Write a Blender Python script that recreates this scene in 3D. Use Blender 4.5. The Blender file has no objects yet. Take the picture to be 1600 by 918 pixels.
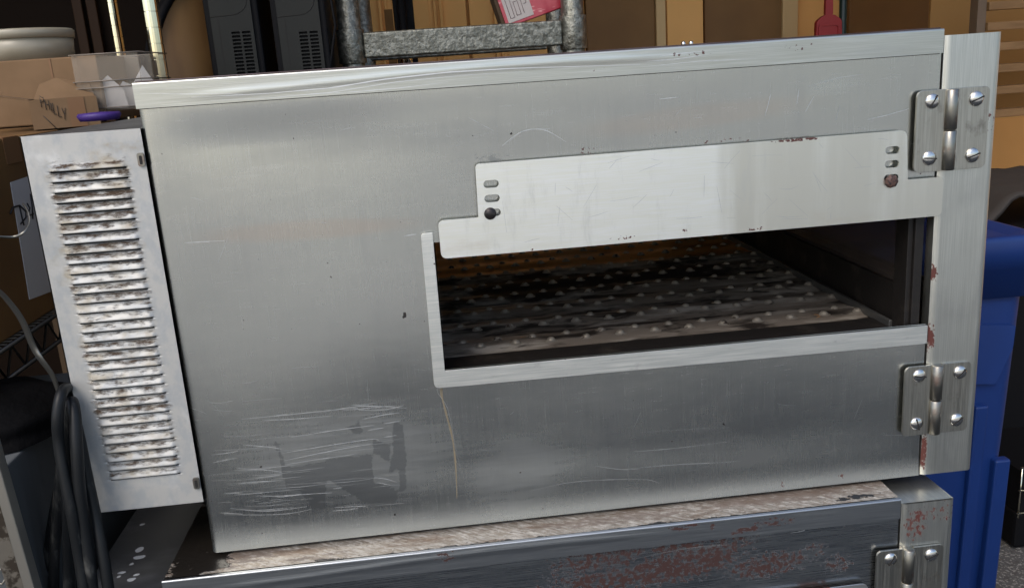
import bpy, bmesh, math, random
import numpy as np
from mathutils import Vector, Matrix, noise as mnoise
from mathutils.geometry import tessellate_polygon

random.seed(7)
S = bpy.context.scene
COL = S.collection
PI = math.pi

# ------------------------------------------------------------------ camera
F_PX, PITCH, ROLL, YAW = 1368.22, -0.254924, -0.0676026, 0.0824244
CAM = Vector((0.251838, -0.817507, 0.4533295))
W_PX, H_PX = 1600, 918
cyw, syw, cp, sp = math.cos(YAW), math.sin(YAW), math.cos(PITCH), math.sin(PITCH)
FWD = Vector((syw*cp, cyw*cp, sp))
_r = Vector((cyw, -syw, 0)); _u = _r.cross(FWD)
RIGHT = math.cos(ROLL)*_r + math.sin(ROLL)*_u
UP = -math.sin(ROLL)*_r + math.cos(ROLL)*_u
cam_data = bpy.data.cameras.new('camera')
cam_data.sensor_width = 36.0
cam_data.lens = F_PX/1600*36.0
cam_data.clip_start = 0.01
cam_data.clip_end = 500
cam = bpy.data.objects.new('camera', cam_data)
COL.objects.link(cam)
m = Matrix((RIGHT, UP, -FWD)).transposed().to_4x4()
m.translation = CAM
cam.matrix_world = m
S.camera = cam

# ------------------------------------------------------------------ world, sun, exposure
SUN_EL, SUN_AZ = math.radians(48), math.radians(215)      # azimuth measured clockwise from +y
SUN_STRENGTH, SUN_ANGLE = .8, math.radians(28)
SKY_STRENGTH = 0.15
world = bpy.data.worlds.new('World')
S.world = world
world.use_nodes = True
nt = world.node_tree
bg = nt.nodes['Background']
sky = nt.nodes.new('ShaderNodeTexSky')
sky.sky_type = 'NISHITA'
sky.sun_disc = False
sky.sun_elevation = SUN_EL
sky.sun_rotation = SUN_AZ
sky.dust_density = 2.5
nt.links.new(sky.outputs[0], bg.inputs[0])
bg.inputs[1].default_value = SKY_STRENGTH
sd = bpy.data.lights.new('sun', 'SUN')
sd.energy = SUN_STRENGTH
sd.angle = SUN_ANGLE
sd.color = (1.0, 0.95, 0.88)
sun = bpy.data.objects.new('sun', sd)
COL.objects.link(sun)
to_sun = Vector((math.sin(SUN_AZ)*math.cos(SUN_EL), math.cos(SUN_AZ)*math.cos(SUN_EL), math.sin(SUN_EL)))
sun.rotation_euler = to_sun.to_track_quat('Z', 'Y').to_euler()
sun.location = to_sun*10
S.view_settings.view_transform = 'Standard'
S.view_settings.look = 'None'
S.view_settings.exposure = 0.6
S.view_settings.gamma = 1.0
S.render.resolution_x, S.render.resolution_y = 1024, 587
S.render.engine = 'CYCLES'

# ------------------------------------------------------------------ helpers
def at(px, py, ax, val):
    """the point of the photograph's ray (px, py) on the world plane axis[ax] = val"""
    d = FWD + RIGHT*((px-800)/F_PX) - UP*((py-459)/F_PX)
    return CAM + d*((val-CAM[ax])/d[ax])

class MB:
    def __init__(s):
        s.v, s.f, s.mi, s.sm = [], [], [], []
        s.at = {}
    def add(s, vs, fs, mi=0, smooth=False):
        b = len(s.v)
        s.v += [tuple(p) for p in vs]
        s.f += [tuple(i+b for i in f) for f in fs]
        s.mi += [mi]*len(fs); s.sm += [smooth]*len(fs)
        return s
    def box(s, x0, x1, y0, y1, z0, z1, mi=0, rot=None, org=None):
        vs = [Vector((x, y, z)) for x in (x0, x1) for y in (y0, y1) for z in (z0, z1)]
        if rot is not None:
            vs = [rot @ p + (org or Vector()) for p in vs]
        return s.add(vs, [(0,1,3,2),(4,6,7,5),(0,4,5,1),(2,3,7,6),(0,2,6,4),(1,5,7,3)], mi)
    def prism(s, outer, y0, y1, holes=(), mi=0, mi_edge=None):
        """polygon in x,z extruded from y0 (front) to y1 (back), with holes"""
        loops = [list(outer)] + [list(h) for h in holes]
        tri = tessellate_polygon([[Vector((x, z, 0)) for x, z in l] for l in loops])
        flat = [p for l in loops for p in l]
        n = len(flat)
        vs = [(x, y0, z) for x, z in flat] + [(x, y1, z) for x, z in flat]
        fs = []
        for t in tri:
            a, b, c = [Vector((flat[i][0], flat[i][1])) for i in t]
            ccw = (b-a).cross(c-a) > 0
            t = tuple(t) if ccw else tuple(reversed(t))
            fs.append(t)
            fs.append(tuple(i+n for i in reversed(t)))
        s.add(vs, fs, mi)
        b = len(s.v)-2*n; k = 0; es = []
        for li, l in enumerate(loops):
            m_ = len(l)
            area = sum(l[i][0]*l[(i+1) % m_][1]-l[(i+1) % m_][0]*l[i][1] for i in range(m_))
            fl = (area > 0) != (li > 0)
            for i in range(m_):
                p, q = k+i, k+(i+1) % m_
                f = (p, p+n, q+n, q) if fl else (p, q, q+n, p+n)
                s.f.append(tuple(j+b for j in f)); s.mi.append(mi if mi_edge is None else mi_edge); s.sm.append(False)
            k += m_
        return s
    def tube(s, path, r, n=10, mi=0, cap=True, flat=None):
        path = [Vector(p) for p in path]
        rr = r if isinstance(r, (list, tuple)) else [r]*len(path)
        t0 = (path[1]-path[0]).normalized()
        nrm = t0.orthogonal().normalized()
        rings = []
        for i, p in enumerate(path):
            t = (path[min(i+1, len(path)-1)]-path[max(i-1, 0)]).normalized()
            nrm = (nrm - t*nrm.dot(t)).normalized()
            bn = t.cross(nrm)
            rings.append([p+(nrm*math.cos(a)+bn*math.sin(a))*rr[i] for a in [2*PI*k/n for k in range(n)]])
        vs = [q for rg in rings for q in rg]
        fs = [(i*n+k, i*n+(k+1) % n, (i+1)*n+(k+1) % n, (i+1)*n+k) for i in range(len(path)-1) for k in range(n)]
        s.add(vs, fs, mi, True)
        if cap:
            b = len(s.v)-len(vs)
            s.f.append(tuple(b+k for k in reversed(range(n)))); s.mi.append(mi); s.sm.append(False)
            e = b+(len(path)-1)*n
            s.f.append(tuple(e+k for k in range(n))); s.mi.append(mi); s.sm.append(False)
        return s
    def lathe(s, prof, c, axis='z', n=24, mi=0, smooth=True):
        """prof: (radius, height) pairs, c: centre, axis: direction of growing height"""
        c = Vector(c)
        A = {'z': (Vector((1,0,0)), Vector((0,1,0)), Vector((0,0,1))),
             '-y': (Vector((1,0,0)), Vector((0,0,1)), Vector((0,-1,0))),
             'x': (Vector((0,1,0)), Vector((0,0,1)), Vector((1,0,0)))}[axis]
        vs = []
        for r, h in prof:
            for k in range(n):
                a = 2*PI*k/n
                vs.append(c + A[0]*math.cos(a)*r + A[1]*math.sin(a)*r + A[2]*h)
        fs = [(i*n+k, i*n+(k+1) % n, (i+1)*n+(k+1) % n, (i+1)*n+k) for i in range(len(prof)-1) for k in range(n)]
        s.add(vs, fs, mi, smooth)
        return s
    def grid(s, xs, zs, pos, skip=None, mi=0, mif=None, attrs=None, smooth=True):
        b = len(s.v); nx, nz = len(xs), len(zs)
        for z in zs:
            for x in xs:
                s.v.append(tuple(pos(x, z)))
                if attrs:
                    for k, fn in attrs.items():
                        s.at.setdefault(k, {})[len(s.v)-1] = fn(x, z)
        for j in range(nz-1):
            for i in range(nx-1):
                cx, cz = (xs[i]+xs[i+1])/2, (zs[j]+zs[j+1])/2
                if skip and skip(cx, cz): continue
                a = b+j*nx+i
                s.f.append((a, a+1, a+nx+1, a+nx)); s.mi.append(mif(cx, cz) if mif else mi); s.sm.append(smooth)
        return s
    def stroke(s, pts, w, y, mi=0, jit=0, n=1):
        """thin flat line in the x,z plane at y, both ends tapered"""
        k = len(pts)
        vs, fs = [], []
        for i, (x, z) in enumerate(pts):
            a = pts[max(i-1, 0)]; c = pts[min(i+1, k-1)]
            dx, dz = c[0]-a[0], c[1]-a[1]; L = math.hypot(dx, dz) or 1
            ww = w*(0.25+0.75*math.sin(PI*(i+.5)/k))*(1+random.uniform(-jit, jit))/2
            yy = y(x, z) if callable(y) else y
            vs += [(x-dz/L*ww, yy, z+dx/L*ww), (x+dz/L*ww, yy, z-dx/L*ww)]
        for i in range(k-1):
            fs.append((2*i, 2*i+1, 2*i+3, 2*i+2))
        return s.add(vs, fs, mi)
    def build(s, name, mats, parent=None, bevel=0, seg=2, solid=0, recalc=False, smooth_all=False):
        me = bpy.data.meshes.new(name)
        me.from_pydata(s.v, [], s.f)
        if not isinstance(mats, (list, tuple)): mats = [mats]
        for mm in mats: me.materials.append(mm)
        me.polygons.foreach_set('material_index', s.mi)
        me.polygons.foreach_set('use_smooth', [True]*len(s.f) if smooth_all else s.sm)
        for k, d in s.at.items():
            a = me.attributes.new(k, 'FLOAT', 'POINT')
            arr = np.zeros(len(s.v), dtype=np.float32)
            for i, v in d.items(): arr[i] = v
            a.data.foreach_set('value', arr)
        me.update()
        if recalc:
            bm = bmesh.new(); bm.from_mesh(me)
            bmesh.ops.recalc_face_normals(bm, faces=bm.faces); bm.to_mesh(me); bm.free()
        o = bpy.data.objects.new(name, me)
        COL.objects.link(o)
        if parent: o.parent = parent
        if solid:
            md = o.modifiers.new('thick', 'SOLIDIFY'); md.thickness = solid; md.offset = -1
        if bevel:
            md = o.modifiers.new('bevel', 'BEVEL'); md.width = bevel; md.segments = seg
            md.limit_method = 'ANGLE'; md.angle_limit = math.radians(40); md.harden_normals = False
        return o

def rrect(x0, x1, z0, z1, r, n=5):
    """rounded rectangle; r a number or (bl, br, tr, tl)"""
    if not isinstance(r, (list, tuple)): r = [r]*4
    out = []
    for (cx, cz, a0, rr) in ((x0, z0, PI, r[0]), (x1, z0, 1.5*PI, r[1]), (x1, z1, 0, r[2]), (x0, z1, .5*PI, r[3])):
        sx = 1 if cx == x0 else -1; sz = 1 if cz == z0 else -1
        if rr == 0: out.append((cx, cz)); continue
        for k in range(n+1):
            a = a0 + .5*PI*k/n
            out.append((cx+sx*rr+rr*math.cos(a), cz+sz*rr+rr*math.sin(a)))
    return out

def round_poly(pts, rad, n=5):
    out = []; k = len(pts)
    for i in range(k):
        p = Vector(pts[i]); a = Vector(pts[i-1]); b = Vector(pts[(i+1) % k])
        r = rad[i]
        if not r: out.append(tuple(p)); continue
        u = (a-p).normalized(); v = (b-p).normalized()
        for j in range(n+1):
            t = j/n
            out.append(tuple((p+u*r)*(1-t)**2 + p*2*t*(1-t) + (p+v*r)*t*t))
    return out

def empty(name, loc=(0,0,0), rot=(0,0,0)):
    o = bpy.data.objects.new(name, None); COL.objects.link(o)
    o.location = loc; o.rotation_euler = rot
    return o
def tag(o, label=None, cat=None, group=None, kind=None):
    if label: o['label'] = label
    if cat: o['category'] = cat
    if group: o['group'] = group
    if kind: o['kind'] = kind
    return o

# ------------------------------------------------------------------ materials
def mat(name, base, rough=.5, metal=0., layers=(), bump=None, vary=None, spec=None, trans=0, alpha=1, coat=0):
    """layers: dicts(col, scale, lo, hi, rough, metal, attr, amp, detail, rot); vary: (colour, scale, detail)"""
    mt = bpy.data.materials.new(name); mt.use_nodes = True
    t = mt.node_tree; N, L = t.nodes, t.links
    b = N['Principled BSDF']
    tc = N.new('ShaderNodeTexCoord')
    def noise(scale, detail=4, rot=0, rgh=.55, dist=0):
        mp = N.new('ShaderNodeMapping'); L.new(tc.outputs['Object'], mp.inputs[0])
        if not isinstance(scale, (tuple, list)): scale = (scale,)*3
        mp.inputs['Scale'].default_value = scale
        mp2 = mp
        if rot:
            mp0 = N.new('ShaderNodeMapping'); L.new(tc.outputs['Object'], mp0.inputs[0])
            mp0.inputs['Rotation'].default_value = (0, rot, 0) if not isinstance(rot, tuple) else rot
            L.new(mp0.outputs[0], mp.inputs[0])
        n = N.new('ShaderNodeTexNoise'); L.new(mp2.outputs[0], n.inputs[0])
        n.inputs['Scale'].default_value = 1; n.inputs['Detail'].default_value = detail
        n.inputs['Roughness'].default_value = rgh; n.inputs['Distortion'].default_value = dist
        return n.outputs['Fac']
    def maprange(v, lo, hi):
        r = N.new('ShaderNodeMapRange'); r.interpolation_type = 'SMOOTHSTEP'
        L.new(v, r.inputs[0]); r.inputs[1].default_value = lo; r.inputs[2].default_value = hi
        return r.outputs[0]
    def math_(op, a, c):
        q = N.new('ShaderNodeMath'); q.operation = op
        for i, x in enumerate((a, c)):
            if isinstance(x, (int, float)): q.inputs[i].default_value = x
            else: L.new(x, q.inputs[i])
        return q.outputs[0]
    def mixc(f, a, c):
        q = N.new('ShaderNodeMix'); q.data_type = 'RGBA'
        L.new(f, q.inputs[0])
        for i, x in ((6, a), (7, c)):
            if isinstance(x, (tuple, list)): q.inputs[i].default_value = (*x, 1)
            else: L.new(x, q.inputs[i])
        return q.outputs[2]
    def mixf(f, a, c):
        q = N.new('ShaderNodeMix'); q.data_type = 'FLOAT'
        L.new(f, q.inputs[0])
        for i, x in ((2, a), (3, c)):
            if isinstance(x, (int, float)): q.inputs[i].default_value = x
            else: L.new(x, q.inputs[i])
        return q.outputs[0]
    col, rg, mtl = tuple(base), rough, metal
    hgt = None
    if vary:
        for (c2, sc, de) in ([vary] if not isinstance(vary[0], (list, tuple)) or not isinstance(vary[0][0], (list, tuple)) else vary):
            f = maprange(noise(sc, de), .3, .7)
            col = mixc(f, col, c2)
    for l in layers:
        v = noise(l.get('scale', 40), l.get('detail', 5), l.get('rot', 0), l.get('rgh', .6), l.get('dist', 0))
        if l.get('attr'):
            a = N.new('ShaderNodeAttribute'); a.attribute_name = l['attr']
            v = math_('ADD', a.outputs['Fac'], math_('MULTIPLY', math_('SUBTRACT', v, .5), l.get('amp', 1.)))
        f = maprange(v, l['lo'], l['hi'])
        if l.get('op', 1) != 1: f = math_('MULTIPLY', f, l['op'])
        if l.get('col') is not None: col = mixc(f, col, l['col'])
        if l.get('rough') is not None: rg = mixf(f, rg, l['rough'])
        if l.get('metal') is not None: mtl = mixf(f, mtl, l['metal'])
        if l.get('h'):
            hh = math_('MULTIPLY', f, l['h']); hgt = hh if hgt is None else math_('ADD', hgt, hh)
    for nm, x in (('Base Color', col), ('Roughness', rg), ('Metallic', mtl)):
        if isinstance(x, tuple): b.inputs[nm].default_value = (*x, 1)
        elif isinstance(x, (int, float)): b.inputs[nm].default_value = x
        else: L.new(x, b.inputs[nm])
    if spec is not None: b.inputs['Specular IOR Level'].default_value = spec
    if trans: b.inputs['Transmission Weight'].default_value = trans
    if alpha < 1: b.inputs['Alpha'].default_value = alpha
    if coat: b.inputs['Coat Weight'].default_value = coat
    prev = None
    for bp in (bump or []):
        sc, de, st, ds = bp[:4]
        n = noise(sc, de, bp[4] if len(bp) > 4 else 0)
        bn = N.new('ShaderNodeBump'); bn.inputs['Strength'].default_value = st; bn.inputs['Distance'].default_value = ds
        L.new(n, bn.inputs['Height'])
        if prev: L.new(prev, bn.inputs['Normal'])
        prev = bn.outputs[0]
    if hgt is not None:
        bn = N.new('ShaderNodeBump'); bn.inputs['Strength'].default_value = 1; bn.inputs['Distance'].default_value = .001
        L.new(hgt, bn.inputs['Height'])
        if prev: L.new(prev, bn.inputs['Normal'])
        prev = bn.outputs[0]
    if prev: L.new(prev, b.inputs['Normal'])
    return mt

V_BRUSH = (1400, 40, 14)      # hairlines running up and down
H_BRUSH = (16, 40, 1500)      # hairlines running left to right
STEEL = (.50, .515, .51)
m_front = mat('front_steel', (.475, .49, .462), .20, 1.,
    layers=[dict(scale=(5,6,8), detail=3, lo=.30, hi=.80, rough=.27, dist=.6),
            dict(col=(.51,.52,.50), scale=V_BRUSH, detail=3, lo=.25, hi=.8, rough=.28),
            dict(col=(.38,.395,.395), scale=(420, 60, 26), detail=7, rgh=.75, lo=.48, hi=.75, rough=.26, op=.34),
            dict(col=(.55,.56,.54), scale=(38, 40, 420), detail=5, lo=.55, hi=.75, rough=.34, op=.35),
            dict(col=(.40,.41,.41), scale=(45, 40, 6), detail=7, lo=.5, hi=.8, op=.4),
            dict(col=(.50,.50,.48), scale=(3, 9, 11), detail=5, lo=.45, hi=.75, rough=.30, dist=1.2, op=.6),
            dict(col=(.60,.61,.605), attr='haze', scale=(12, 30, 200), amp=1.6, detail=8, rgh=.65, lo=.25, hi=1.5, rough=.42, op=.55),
            dict(col=(.55,.44,.36), attr='warm_reflect', scale=(6, 9, 40), amp=.3, lo=.2, hi=1.0, op=.6),  # warm reflected streaks painted into the steel colour
            dict(col=(.22,.23,.235), attr='residue', scale=(130, 60, 260), amp=1.5, detail=8, rgh=.7, lo=.36, hi=.66, rough=.34, op=.6),
            dict(col=(.075,.03,.025), attr='rust', scale=300, amp=2.2, detail=6, lo=.78, hi=.86, rough=.8, metal=0.),
            dict(col=(.05,.035,.03), scale=230, detail=1, lo=.80, hi=.815, rough=.8, metal=0.)],
    bump=[(V_BRUSH, 2, .05, .0003), ((7, 5, 16), 3, .25, .0012), ((60,60,60), 4, .06, .0006)])
m_front_low = mat('lower_front_steel', (.34, .36, .375), .22, 1.,
    layers=[dict(col=(.42,.44,.45), scale=H_BRUSH, detail=2, lo=.3, hi=.75, rough=.38),
            dict(col=(.46,.48,.47), attr='haze', scale=(20, 30, 60), amp=1.2, detail=7, lo=.5, hi=1.3, rough=.4, op=.3),
            dict(col=(.042,.017,.014), attr='paint', scale=(170,170,170), amp=5, detail=9, rgh=.78, lo=.70, hi=.78, rough=.9, metal=0., h=.5),
            dict(col=(.075,.03,.025), attr='rust', scale=300, amp=2.2, detail=6, lo=.78, hi=.86, rough=.8, metal=0.)],
    bump=[(H_BRUSH, 2, .10, .0003), ((7, 5, 16), 3, .25, .0012)])
m_trim = mat('flange_steel', (0.480, 0.488, 0.446), .30, 1.,
    layers=[dict(col=(.60,.60,.56), scale=H_BRUSH, detail=3, lo=.35, hi=.75, rough=.42),
            dict(col=(.45,.45,.43), scale=(8, 12, 50), detail=5, lo=.5, hi=.8, rough=.4, op=.6),
            dict(col=(.08,.035,.03), attr='rust', scale=260, amp=1.3, detail=6, lo=.80, hi=.86, rough=.8, metal=0.)],
    bump=[(H_BRUSH, 2, .12, .0003), ((5, 5, 40), 3, .3, .001)])
m_trim_low = mat('lower_flange_steel', (.36, .38, .40), .33, 1.,
    layers=[dict(col=(.46,.48,.49), scale=H_BRUSH, detail=3, lo=.35, hi=.75, rough=.42),
            dict(col=(.045,.019,.016), attr='paint', scale=(190, 200, 420), amp=2.4, detail=7, lo=.70, hi=.75, rough=.7, metal=0.)],
    bump=[(H_BRUSH, 2, .12, .0003)])
m_plate = mat('slide_plate_steel', (0.860, 0.856, 0.772), .42, 1.,
    layers=[dict(col=(.90,.90,.87), scale=(30, 60, 900), detail=3, lo=.3, hi=.8, rough=.52),
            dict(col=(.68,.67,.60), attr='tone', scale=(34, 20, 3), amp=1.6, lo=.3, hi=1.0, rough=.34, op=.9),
            dict(col=(.64,.64,.60), scale=(70, 20, 14), detail=7, rgh=.7, lo=.52, hi=.75, rough=.38, op=.5),
            dict(col=(.60,.52,.40), scale=(9, 20, 30), detail=6, lo=.60, hi=.8, op=.35),
            dict(col=(.08,.03,.025), attr='rust', scale=330, amp=1.25, detail=5, lo=.82, hi=.87, rough=.8, metal=0.)],
    bump=[((30, 60, 900), 2, .10, .0003), ((9, 5, 7), 2, .15, .001)])
m_frame = mat('opening_trim_steel', (0.700, 0.716, 0.679), .42, 1.,
    layers=[dict(col=(.87,.86,.81), scale=(20, 60, 700), detail=3, lo=.3, hi=.75, rough=.5),
            dict(col=(.42,.42,.41), scale=(40, 30, 90), detail=5, lo=.58, hi=.8, op=.7),
            dict(col=(.06,.04,.035), scale=180, detail=2, lo=.755, hi=.77, rough=.8, metal=0.)],
    bump=[((20, 60, 700), 2, .12, .0003)])
m_door = mat('door_steel', (0.520, 0.527, 0.484), .36, 1.,
    layers=[dict(col=(.66,.66,.61), scale=V_BRUSH, detail=2, lo=.3, hi=.75, rough=.44),
            dict(col=(.42,.42,.40), scale=(12, 12, 9), detail=5, lo=.45, hi=.75, op=.7, rough=.4),
            dict(col=(.085,.022,.016), attr='rust', scale=(260,150,170), amp=3.0, detail=8, rgh=.7, lo=.66, hi=.72, rough=.75, metal=0.)],
    bump=[(V_BRUSH, 2, .08, .0003), ((9, 5, 9), 3, .2, .001)])
m_hinge = mat('hinge_steel', (.38, .37, .33), .32, 1.,
    layers=[dict(col=(.48,.47,.42), scale=(900, 40, 20), detail=3, lo=.35, hi=.7, rough=.42),
            dict(col=(.20,.18,.15), scale=(70, 60, 50), detail=5, lo=.55, hi=.8, rough=.5, op=.7)],
    bump=[((900, 40, 20), 2, .1, .0003), (160, 3, .2, .0004)])
m_knuckle = mat('hinge_knuckle_steel', (.27, .26, .23), .34, 1.,
    layers=[dict(col=(.20,.13,.11), scale=(60, 60, 60), detail=5, lo=.5, hi=.7, rough=.5, op=.7)], bump=[(200, 3, .2, .0004)])
m_screw = mat('screw_steel', (.66, .65, .62), .20, 1., layers=[dict(col=(.35,.33,.30), scale=400, detail=3, lo=.5, hi=.8, op=.6)])
m_scratch = mat('bright_scratch', (.70, .71, .71), .5, 1.)
m_scratch_soft = mat('faint_scratch', (.56, .57, .57), .5, 1.)
m_dark_slot = mat('dark_gap', (.012, .011, .010), .8)
m_knob_black = mat('black_oxide_screw', (.035, .03, .03), .4, .6, bump=[(400, 3, .4, .0004)])
m_knob_rust = mat('rusty_screw', (.10, .055, .045), .6, .3, layers=[dict(col=(.03,.02,.02), scale=500, lo=.5, hi=.6)], bump=[(500, 4, .6, .0006)])
m_galv = mat('galvanised_panel', (.47, .465, .44), .55, .45,
    layers=[dict(col=(.38,.395,.40), scale=(60, 60, 45), detail=6, lo=.42, hi=.62, rough=.6, op=.8),
            dict(col=(.62,.615,.59), scale=(28, 28, 24), detail=4, lo=.55, hi=.75, op=.7),
            dict(col=(.34,.285,.19), attr='grime', scale=(60, 60, 90), amp=2.0, detail=6, lo=.30, hi=.95, rough=.8, metal=.1, op=.7),
            dict(col=(.06,.036,.02), attr='dirt', scale=(75, 70, 230), amp=2.2, detail=8, rgh=.7, lo=.34, hi=.82, rough=.9, metal=0., h=.4)],
    bump=[((120, 120, 120), 4, .15, .0005)])
m_side = mat('side_sheet_steel', (.30, .30, .30), .45, .9, vary=((.18,.18,.18), 14, 4))
m_body_dark = mat('oven_body_sheet', (.10, .08, .085), .5, .6, vary=((.05,.035,.035), 20, 4))
m_soot = mat('sooty_steel', (.012, .010, .009), .55, .3,
    layers=[dict(col=(.045,.037,.030), scale=(30, 30, 30), detail=6, lo=.5, hi=.8, rough=.4)], bump=[(90, 5, .4, .001)])
m_jet = mat('jet_plate_steel', (.27, .225, .18), .42, .45,
    layers=[dict(col=(.50,.45,.38), scale=(9, 40, 30), detail=7, rgh=.65, lo=.46, hi=.66, rough=.5, metal=.25),
            dict(col=(.022,.016,.012), scale=(16, 48, 48), detail=7, lo=.46, hi=.64, rough=.6, metal=.2, dist=.6),
            dict(col=(.020,.013,.009), attr='soot', scale=(24, 30, 30), amp=2, detail=6, lo=.45, hi=.9, rough=.6, metal=.1),
            dict(col=(.75,.36,.10), attr='warm_light_rust', scale=(40, 60, 40), amp=2.5, detail=5, lo=.5, hi=.8, rough=.4, metal=.5)],  # rust tone plus warm light from the far opening, painted as orange
    bump=[((60, 90, 60), 5, .5, .0008)])
m_dome = mat('jet_dome_steel', (.44,.39,.32), .32, .6, layers=[dict(col=(.05,.035,.025), scale=(60,80,100), detail=5, lo=.56, hi=.66, rough=.5, metal=.4)])
m_tip = mat('jet_tip_steel', (.75, .70, .62), .22, 1.)
m_tray_edge = mat('tray_edge_steel', (.15, .15, .145), .45, .8, bump=[(120, 4, .4, .0006)])
m_oven_glass = mat('dark_tinted_glass', (.060, .048, .042), .10, 0., alpha=.55)  # dark glass; its brown tint also stands in for a reflection
m_top_grime = mat('greasy_top_steel', (.27, .235, .19), .42, .55,
    layers=[dict(col=(.55,.52,.47), scale=(70, 320, 30), rot=(0,0,.6), detail=10, rgh=.75, lo=.40, hi=.66, rough=.5, metal=.3),
            dict(col=(.22,.17,.13), scale=(90, 420, 30), rot=(0,0,.7), detail=10, rgh=.8, lo=.48, hi=.66, rough=.45, metal=.1, op=.8),
            dict(col=(.075,.05,.04), scale=(150, 260, 30), detail=10, rgh=.8, lo=.55, hi=.63, rough=.4, metal=.1, op=.85),
            dict(col=(.60,.57,.52), scale=(200, 200, 30), detail=8, rgh=.7, lo=.58, hi=.66, op=.6),
            dict(col=(.14,.085,.05), scale=(14, 60, 30), detail=7, rgh=.65, lo=.50, hi=.66, op=.7),
            dict(col=(.13,.095,.075), attr='burn', scale=(70, 160, 50), amp=2.6, detail=8, rgh=.7, lo=.5, hi=.9, rough=.5, metal=.1, op=.75),
            dict(col=(.012,.010,.008), attr='tar', scale=(75, 110, 50), amp=2.6, detail=7, lo=.5, hi=.62, rough=.35, metal=0., h=.8)],
    bump=[((70, 130, 60), 5, .5, .0012)])
m_low_box_top = mat('dull_box_top', (.17, .175, .175), .45, .6,
    layers=[dict(col=(.34,.35,.36), scale=(9, 14, 9), detail=5, lo=.45, hi=.8, rough=.5),
            dict(col=(.72,.74,.75), attr='spots', scale=90, amp=.5, detail=3, lo=.5, hi=.62, rough=.8, metal=0.)],
    bump=[(60, 4, .2, .0006)])

# ------------------------------------------------------------------ the setting
def struct(o): o['kind'] = 'structure'; return o
m_drive = mat('driveway_aggregate', (.085, .083, .08), .9,
    layers=[dict(col=(.26,.25,.23), scale=170, detail=2, lo=.55, hi=.62),
            dict(col=(.07,.065,.06), scale=120, detail=2, lo=.56, hi=.62)],
    bump=[(150, 3, .8, .004)])
GZ = -0.62
m_conc = mat('pale_concrete', (.46, .44, .39), .85, vary=((.40, .385, .34), .8, 5), bump=[(40, 4, .3, .003)])
struct(MB().box(-60, 60, -90, 40, GZ-.2, GZ-.012).build('street_ground', m_conc))  # unseen far ground, kept pale to brighten the upper steel's reflection
struct(MB().box(-6, 6, .25, 6, GZ-.1, GZ).build('garage_floor', m_drive))
m_apron = mat('unseen_dark_ground', (.022, .027, .034), .9, vary=((.032,.037,.043), 3, 6), bump=[(90, 4, .6, .004)])
struct(MB().box(-6, 6, -2.25, .2495, GZ-.1, GZ-.003).build('unseen_dark_apron', m_apron))  # unseen ground, made dark and bluish to darken the lower steel's reflection
m_ceil = mat('block_ceiling_paint', (.60, .48, .32), .9)
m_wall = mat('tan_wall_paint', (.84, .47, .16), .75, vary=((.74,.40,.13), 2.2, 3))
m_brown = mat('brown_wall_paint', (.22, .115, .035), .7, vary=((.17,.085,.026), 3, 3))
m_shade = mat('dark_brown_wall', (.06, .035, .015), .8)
YB = 2.65
struct(MB().box(-2.2, 3.6, YB, YB+.1, GZ, 1.95).build('back_wall', m_wall))
struct(MB().box(-2.3, -2.2, .15, YB, GZ, 1.95).build('light_block_wall', m_shade))  # unseen side walls, added to block sky light from the background
struct(MB().box(3.6, 3.7, .15, YB, GZ, 1.95).build('light_block_wall', m_wall))
struct(MB().box(-2.3, 3.7, .15, YB+.1, 1.95, 2.05).build('light_block_ceiling', m_ceil))  # unseen slab, added to keep sky light off the background

# ------------------------------------------------------------------ oven
def ss(a, b, x):
    t = min(1, max(0, (x-a)/(b-a))); return t*t*(3-2*t)
def blob(x, z, cx, cz, rx, rz, rot=0):
    c, s = math.cos(rot), math.sin(rot)
    u, v = (x-cx)*c+(z-cz)*s, -(x-cx)*s+(z-cz)*c
    return max(0., 1-((u/rx)**2+(v/rz)**2)**.5)
def blobs(L):
    return lambda x, z: min(1.5, max([a*min(1, 1.7*blob(x, z, *b)) for a, *b in L]) if L else 0)
def poly_in(x, z, P):
    c = False; n = len(P)
    for i in range(n):
        x1, z1 = P[i]; x2, z2 = P[(i+1) % n]
        if (z1 > z) != (z2 > z) and x < (x2-x1)*(z-z1)/(z2-z1)+x1: c = not c
    return c
OW, OH, OD = .743, .4600, .92
def fp(px, py, ox=0, oy=0, oz=0):
    """front-face x,z (in the oven's own frame) of a photograph point"""
    p = at(px, py, 1, oy); return (p.x-ox, p.z-oz)

def screw(parent, x, z, y, ang, name='screw', r=.0073, mtl=None):
    mb = MB()
    prof = [(r, 0)] + [(r*math.cos(a), .0034*math.sin(a)) for a in [PI/2*k/6 for k in range(1, 6)]] + [(0.0001, .0034)]
    mb.lathe(prof, (x, y, z), '-y', 24, 0)
    R = Matrix.Rotation(ang, 3, 'Y')
    mb.box(-r*.86, r*.86, -.00365, -.0022, -.0006, .0006, 1, R, Vector((x, y, z)))
    return mb.build(name, [mtl or m_screw, m_dark_slot], parent)

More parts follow.
